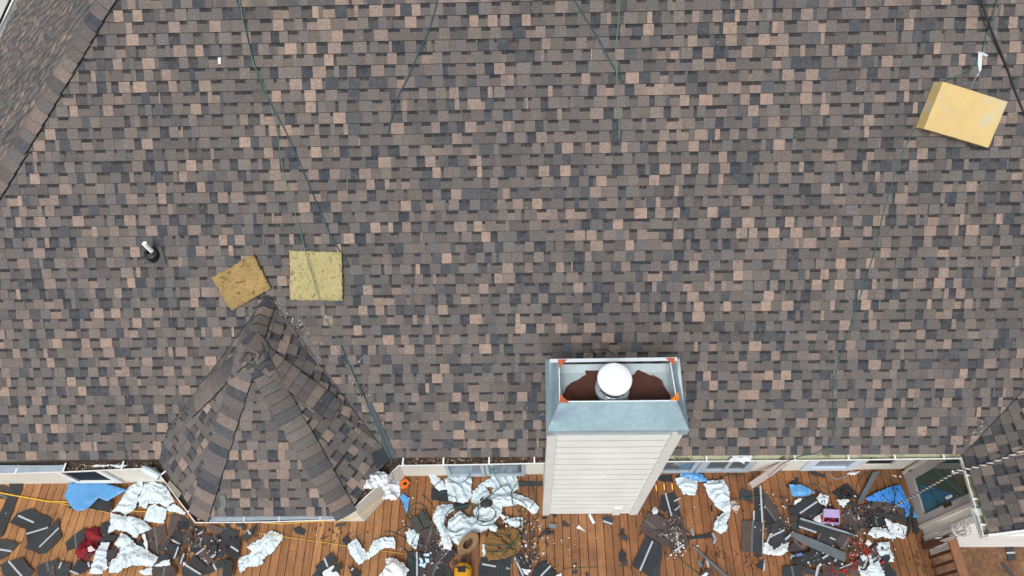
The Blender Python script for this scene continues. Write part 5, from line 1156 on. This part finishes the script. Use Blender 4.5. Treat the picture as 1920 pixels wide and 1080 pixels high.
pS2 = lambda x, y, h=.03: onp(x, y, FL+nS*h, nS)
q = [pS2(x, y) for x, y in ((411,929),(421,928),(425,943),(420,962),(412,961),(414,944))]; q = q[::-1]
mb = MB(); mb.prism([p-nS*.005 for p in q], q, srgb(96,102,96)); tag(mb.build('loose_shingle', SHD, color=True), 'greenish grey loose shingle bit above the front bay gutter', 'loose shingle')
q = [onp(x, y, FL+nSW*.035, nSW) for x, y in ((318,901),(340,924),(335,934),(312,908))]; q = q[::-1] if (q[1]-q[0]).cross(q[2]-q[0]).z < 0 else q
mb = MB(); mb.prism([p-nSW*.006 for p in q], q, srgb(124,124,108)); tag(mb.build('loose_shingle', SHD, color=True), 'olive grey loose board lying over the left bay gutter', 'loose shingle')
# ribbon, chip, bits
WHT = mat('white_paint', (0,0,0))
mb = MB(); a_, b_, c2, d2 = R(1836,99,.03), R(1838,118,.02), R(1834,136,.015), R(1850,104,.03)
mb.face([R(1834,99,.03), R(1842,99,.035), R(1840,130,.02), R(1836,136,.015), R(1833,120,.02)]); mb.face([R(1840,97,.035), R(1848,101,.03), R(1853,104,.04), R(1848,106,.03), R(1840,102,.03)]); mb.face([R(1832,98,.03), R(1838,96,.05), R(1843,100,.04), R(1838,103,.03)])
o = mb.build('ribbon', mat('pale_strap', (0,0,0))); so = o.modifiers.new('s', 'SOLIDIFY'); so.thickness = .003; tag(o, 'small white ribbon tied to the hose at the upper right', 'ribbon')
rope([(1836,136),(1827,150),(1819,168,.03)], .004, mat('chrome', (0,0,0)), 'fine wire between the white ribbon and the cream foam block', name='wire', cat='wire', group=None)
mb = MB(); q = [R(409,108,.02), R(414,108,.02), R(414,120,.02), R(409,120,.02)][::-1]; mb.prism([p-NR*.004 for p in q], [p+NR*.004 for p in q]); tag(mb.build('plastic_tab', mat('pale_strap', (0,0,0))), 'small white plastic tab alone on the upper left roof', 'tab')
mb = MB(); q = [R(609,591,.02), R(611,590,.02), R(613,597,.02), R(611,597,.02)][::-1]; mb.prism([p-NR*.004 for p in q], [p+NR*.004 for p in q]); tag(mb.build('rope_tip', WHT), 'tiny white tip on the thin green rope below the pale cushion', 'tip')
mb = MB(); mb.tube([R(1020,775,.03), R(1014,778,.05), R(1010,780,.03)], .010, 8); tag(mb.build('bracket', mat('chrome', (0,0,0))), 'small metal bracket sticking out left of the chimney', 'bracket')
mb = MB(); mb.tube([R(664,685,.02), R(670,679,.03), R(678,672,.02), R(681,669,.015)], .005, 6); mb.tube([R(670,679,.03), R(676,678,.03)], .006, 6); tag(mb.build('wire_clip', mat('chrome', (0,0,0))), 'bent pale wire clip on the roof right of the bay peak', 'clip')
random.seed(41); mb = MB()
for _ in range(150):
    x, y = random.uniform(0, 1920), random.uniform(0, 850); p = R(x, y, .018); s = random.uniform(.002,.005)
    mb.face([p+V((s,0,0)), p+V((0,s,s)), p+V((-s,0,0)), p-V((0,s,s))], jc(srgb(190,188,182), .2))
for (x0, y0, x1, y1) in ((625,648,725,800),(512,562,600,650),(1810,835,1845,790)):
    for _ in range(70):
        t = random.random(); p = R(x0+(x1-x0)*t+random.gauss(0,5), y0+(y1-y0)*t+random.gauss(0,5), .022); s = random.uniform(.003,.010)
        mb.face([p+V((s,0,0)), p+V((0,s,s)), p+V((-s,0,0)), p-V((0,s,s))], jc(random.choice([srgb(176,170,160), srgb(120,110,100), srgb(60,56,54)]), .2))
tag(mb.build('roof_grit', mat('litter', (0,0,0)), color=True), 'small pale grit and nail heads strewn on the shingles', 'grit', kind='stuff')
# torn valley edges beside the bay: cut shingle line
for (pts, lab) in (([(500,560),(440,640),(360,700),(333,752)], 'left'), ):
    pass
# hoses and cords on the deck
def dk(f): return lambda x, y, z=.02: W(f, (x, y), z)
def hose(f, pts, r, m, label, name='hose', cat='hose', group='hoses and cords on the deck'):
    return rope(pts, r, m, label, name, cat, group, base=dk(f))
hose('D', [(0,640),(60,630),(120,650),(200,690),(260,710)], .006, HOSE, 'green hose run entering from the left of the central heap')
hose('D', [(90,690),(140,625),(220,580),(280,600),(300,560),(240,470),(262,380),(330,345),(400,365),(430,410)], .006, HOSE, 'green hose loop curling over the dark rubber pads')
hose('D', [(300,500),(262,450),(285,410),(345,408),(400,440,.09),(440,520,.09)], .006, HOSE, 'smaller green hose loop left of the rubber pads')
hose('D', [(385,255),(440,305),(480,360),(505,415)], .006, HOSE, 'short green hose arc left of the black square mat')
hose('D', [(560,350,.05),(545,290,.05),(570,240,.05),(615,228,.06),(650,260,.06),(680,270,.1),(725,290,.1),(740,340,.1)], .006, HOSE, 'round green hose ring on the black square mat')
hose('D', [(480,190,.04),(560,130,.06),(620,85,.1),(680,110,.12),(750,145,.13),(830,110,.13),(880,40,.15),(905,0,.2)], .006, HOSE, 'green hose draped across the tall white wrap')
hose('E', [(150,310,.12),(240,240,.12),(320,180,.12),(380,160,.12),(420,200,.12),(430,280,.12),(440,350,.12),(500,440,.08),(520,560,.08),(510,640,.12),(440,760,.12),(360,850,.12),(305,930,.08),(300,1090,.06)], .007, HOSE, 'long green hose sweeping over the brown foam pad')
hose('E', [(240,0,.4),(260,60,.2),(300,140,.13),(360,220,.12),(430,280,.12),(520,320,.12),(580,380,.11),(560,430,.06)], .006, HOSE, 'green hose falling from the gutter over the white wraps')
hose('E', [(430,240,.1),(460,170,.1),(520,135,.1),(600,150,.05),(655,220,.05),(665,310,.06),(610,400,.1)], .006, HOSE, 'large green hose arc near the chimney foot')
hose('D', [(1130,440,.13),(1100,510,.13),(1010,525,.13),(950,490,.13),(940,420,.13),(1000,380,.14),(1080,380,.14),(1130,430,.14),(1120,490,.15),(1040,530,.15),(960,520,.15),(900,460,.14),(870,430,.13),(920,390,.13)], .006, HOSE, 'coiled green hose on the dotted white wrap')
hose('D', [(960,350,.14),(820,370,.13),(690,400,.14),(625,470,.14),(615,560,.14),(650,610,.14),(720,640,.14),(800,600,.15)], .007, HOSE, 'teal hose curving round the left of the central heap')
hose('D', [(870,500,.15),(880,420,.16),(940,370,.16),(960,450,.16),(940,540,.15),(1000,570,.13),(1090,560,.12),(1170,540,.1)], .006, HOSE, 'green hose crossing the middle of the central heap')
hose('E', [(160,765,.11),(260,775,.11),(370,765,.11),(420,790,.11)], .006, HOSE, 'green hose lying straight across the brown foam pad')
hose('E', [(170,835,.11),(300,835,.11),(380,790,.11),(450,740,.11),(500,660,.1)], .006, HOSE, 'second green hose crossing low over the brown foam pad')
hose('E', [(270,655,.11),(350,665,.12),(430,730,.12),(465,810,.11),(455,880,.06),(400,1000,.05),(350,1090,.05)], .006, HOSE, 'green hose looping down the right side of the brown foam pad')
hose('E', [(610,640),(620,760),(635,880),(640,960)], .004, HOSE, 'thin green cord running down right of the brown foam pad', 'cord', 'cord')
hose('D', [(370,645,.04),(430,610,.06),(520,605,.07),(560,640,.07)], .006, HOSE, 'green hose arc over the gritty brown-grey scrap')
hose('D', [(330,660,.05),(285,740,.05),(285,860,.03),(305,1090,.03)], .006, HOSE, 'green hose down the leaf-shaped wrap')
hose('D', [(310,930,.03),(240,990,.03),(215,1090,.03)], .006, HOSE, 'green hose bend left of the pale blue shards')
hose('D', [(205,800),(260,860),(330,920,.03)], .007, BLK, 'short black cable left of the pale blue shards', 'cable', 'cable')
hose('E', [(940,1012),(1060,1000),(1180,995),(1296,990)], .004, HOSE, 'thin green cord crossing the bare boards below the chimney', 'cord', 'cord')
hose('F', [(0,975),(90,985),(140,1030),(190,1090)], .004, HOSE, 'thin green cord turning down at the light board', 'cord', 'cord')
hose('F', [(560,830,.05),(620,900,.03),(700,975,.02),(800,1050,.02),(830,1090)], .006, HOSE, 'green hose leading down from the chip litter')
hose('F', [(1240,60,.02),(1160,55,.02),(1080,65,.03),(1020,120,.1),(1015,190,.1),(1070,260,.1),(1130,295,.05),(1200,300,.02),(1300,290,.02)], .005, HOSE, 'green hose loop over the long hooked white wrap')
hose('G', [(80,292),(220,272,.06),(330,270,.06),(500,290,.04),(600,262,.1),(700,180,.08),(780,155),(860,170),(940,215),(960,260)], .005, HOSE, 'green hose running through the small light blue tarp')
hose('H', [(350,240),(370,130),(430,60),(520,28),(600,40),(690,110),(730,180,.09),(745,290,.09),(735,360,.09)], .005, HOSE, 'thin hose arch by the wall above the printed blue tarp')
hose('G', [(460,5,.5),(420,30,.3)], .005, HOSE, 'hose end coming down beside the leaning downspout')
YC = mat('yellow_cord', srgb(206,164,48), .6); YG = 'yellow cords on the deck'
hose('A', [(-60,222),(0,235,.03),(130,262),(300,290),(420,312),(500,325),(600,326),(690,332,.02)], .012, YC, 'thick yellow cord entering from the left edge above the shingle scraps', 'cord', 'cord', YG)
hose('A', [(940,366,.03),(1010,370,.03),(1070,380,.03)], .010, YC, 'short yellow cord length right of the large blue tarp', 'cord', 'cord', YG)
hose('A', [(500,322,.03),(620,345,.03),(700,362,.03),(900,400,.08),(1000,418),(1120,442,.05)], .005, YC, 'thin yellow cord crossing over the large blue tarp', 'cord', 'cord', YG)
hose('B', [(40,420,.05),(120,425,.02),(200,428),(300,434),(460,442)], .008, YC, 'yellow cord passing under the white heap at the bay corner', 'cord', 'cord', YG)
hose('C', [(420,700),(560,718),(700,738,.08),(900,768),(1100,795),(1310,828),(1500,855),(1800,892)], .004, YC, 'thin yellow line across the bare boards below the bay', 'cord', 'cord', YG)
hose('C', [(590,628,.1),(750,640,.1),(900,628,.1),(1080,618,.1),(1200,608,.3),(1320,600,.5),(1430,560,.6),(1540,470,.7),(1620,410,.8)], .007, YC, 'yellow cord running along the front and right side of the bay', 'cord', 'cord', YG)
rope([(735,870,0),(738,900,0),(745,925,0),(758,948,0)], .005, HOSE, 'green line dropping from the bay valley to the orange tape', 'cord', 'cord', 'hoses and cords on the deck', base=lambda x, y, z=0: onz(x, y, 2.42-(y-870)*.030))
rope([(1505,854,0),(1470,868,0),(1455,880,0),(1440,893,0)], .005, HOSE, 'green hose slipping over the gutter beside the leaning downspout', 'hose', 'hose', 'hoses and cords on the deck', base=lambda x, y, z=0: onz(x, y, {854:2.43, 868:2.37, 880:1.2, 893:.3}[y]))
# twisted rope over the wing roof and down past the door
LTW = mat('pale_strand', srgb(186,184,182), .6); DTW = mat('dark_strand', srgb(72,66,72), .7)
pw = lambda x, y, h=.02: onp(x, y, W0+NW*h, NW)
P_ = [pw(1935,836), pw(1905,850), pw(1880,860), pw(1850,870), pw(1825,877,.03), onz(1803,881,2.42), onz(1790,885,2.36)]
rope([(p,) for p in P_], .014, (LTW, DTW), 'twisted pale rope lying across the right wing roof', base=lambda p: p, twist=.09, group=None)
b0 = onz(1790,886,2.33); e0 = onz(1676,950,.03)
rope([(b0.lerp(e0, k/5),) for k in range(6)], .015, (LTW, DTW), 'twisted pale rope hanging in front of the glass door', base=lambda p: p, twist=.13, group=None)
mb = MB(); mb.box(onz(1785,886,2.33), (.075,-.005,.0), (0,.025,0), (0,0,.015)); tag(mb.build('rope_clamp', WHT), 'white clamp holding the twisted rope at the gutter', 'clamp')
# wind chime
cx_, cy_ = 5.70, 1.93
wc = thing('wind_chime', 'silver wind chime hanging under the wing gutter beside the door', 'wind chime', (cx_, cy_, 1.3)); SIL = mat('silver_tube', srgb(196,192,186), .35, metal=.35)
mb = MB()
for k in range(9):
    a = 2*math.pi*k/9; 
    pts = [V((cx_+.105*math.cos(a+s*.9)*math.sin(math.pi*(s+.15)/1.3), cy_+.105*math.sin(a+s*.9)*math.sin(math.pi*(s+.15)/1.3), 1.84+.16*s)) for s in (0,.25,.5,.75,1)]; mb.tube(pts, .006, 5)
mb.lathe((cx_,cy_,1.84), [(.075,.0),(.09,.0),(.098,-.01),(.09,-.02),(.075,-.02),(.075,0)], 20); mb.build('top_ornament', SIL, wc)
for k in range(6):
    a = 2*math.pi*k/6; mb = MB(); p = V((cx_+.07*math.cos(a), cy_+.07*math.sin(a), 1.82)); mb.tube([p, p-V((0,0,.36+.06*(k % 3)))], .011, 8); mb.build('chime_tube', SIL, wc)
mb = MB(); mb.tube([V((cx_,cy_,2.0)), V((cx_-.02,cy_+.1,2.3))], .003, 5); mb.tube([V((cx_,cy_,1.8)), V((cx_,cy_,1.32))], .003, 5); mb.build('cord', SIL, wc)
mb = MB(); mb.cbox(cx_-.03, cx_+.03, cy_-.004, cy_+.004, 1.24, 1.33); mb.build('sail', mat('pale_strap', (0,0,0)), wc)
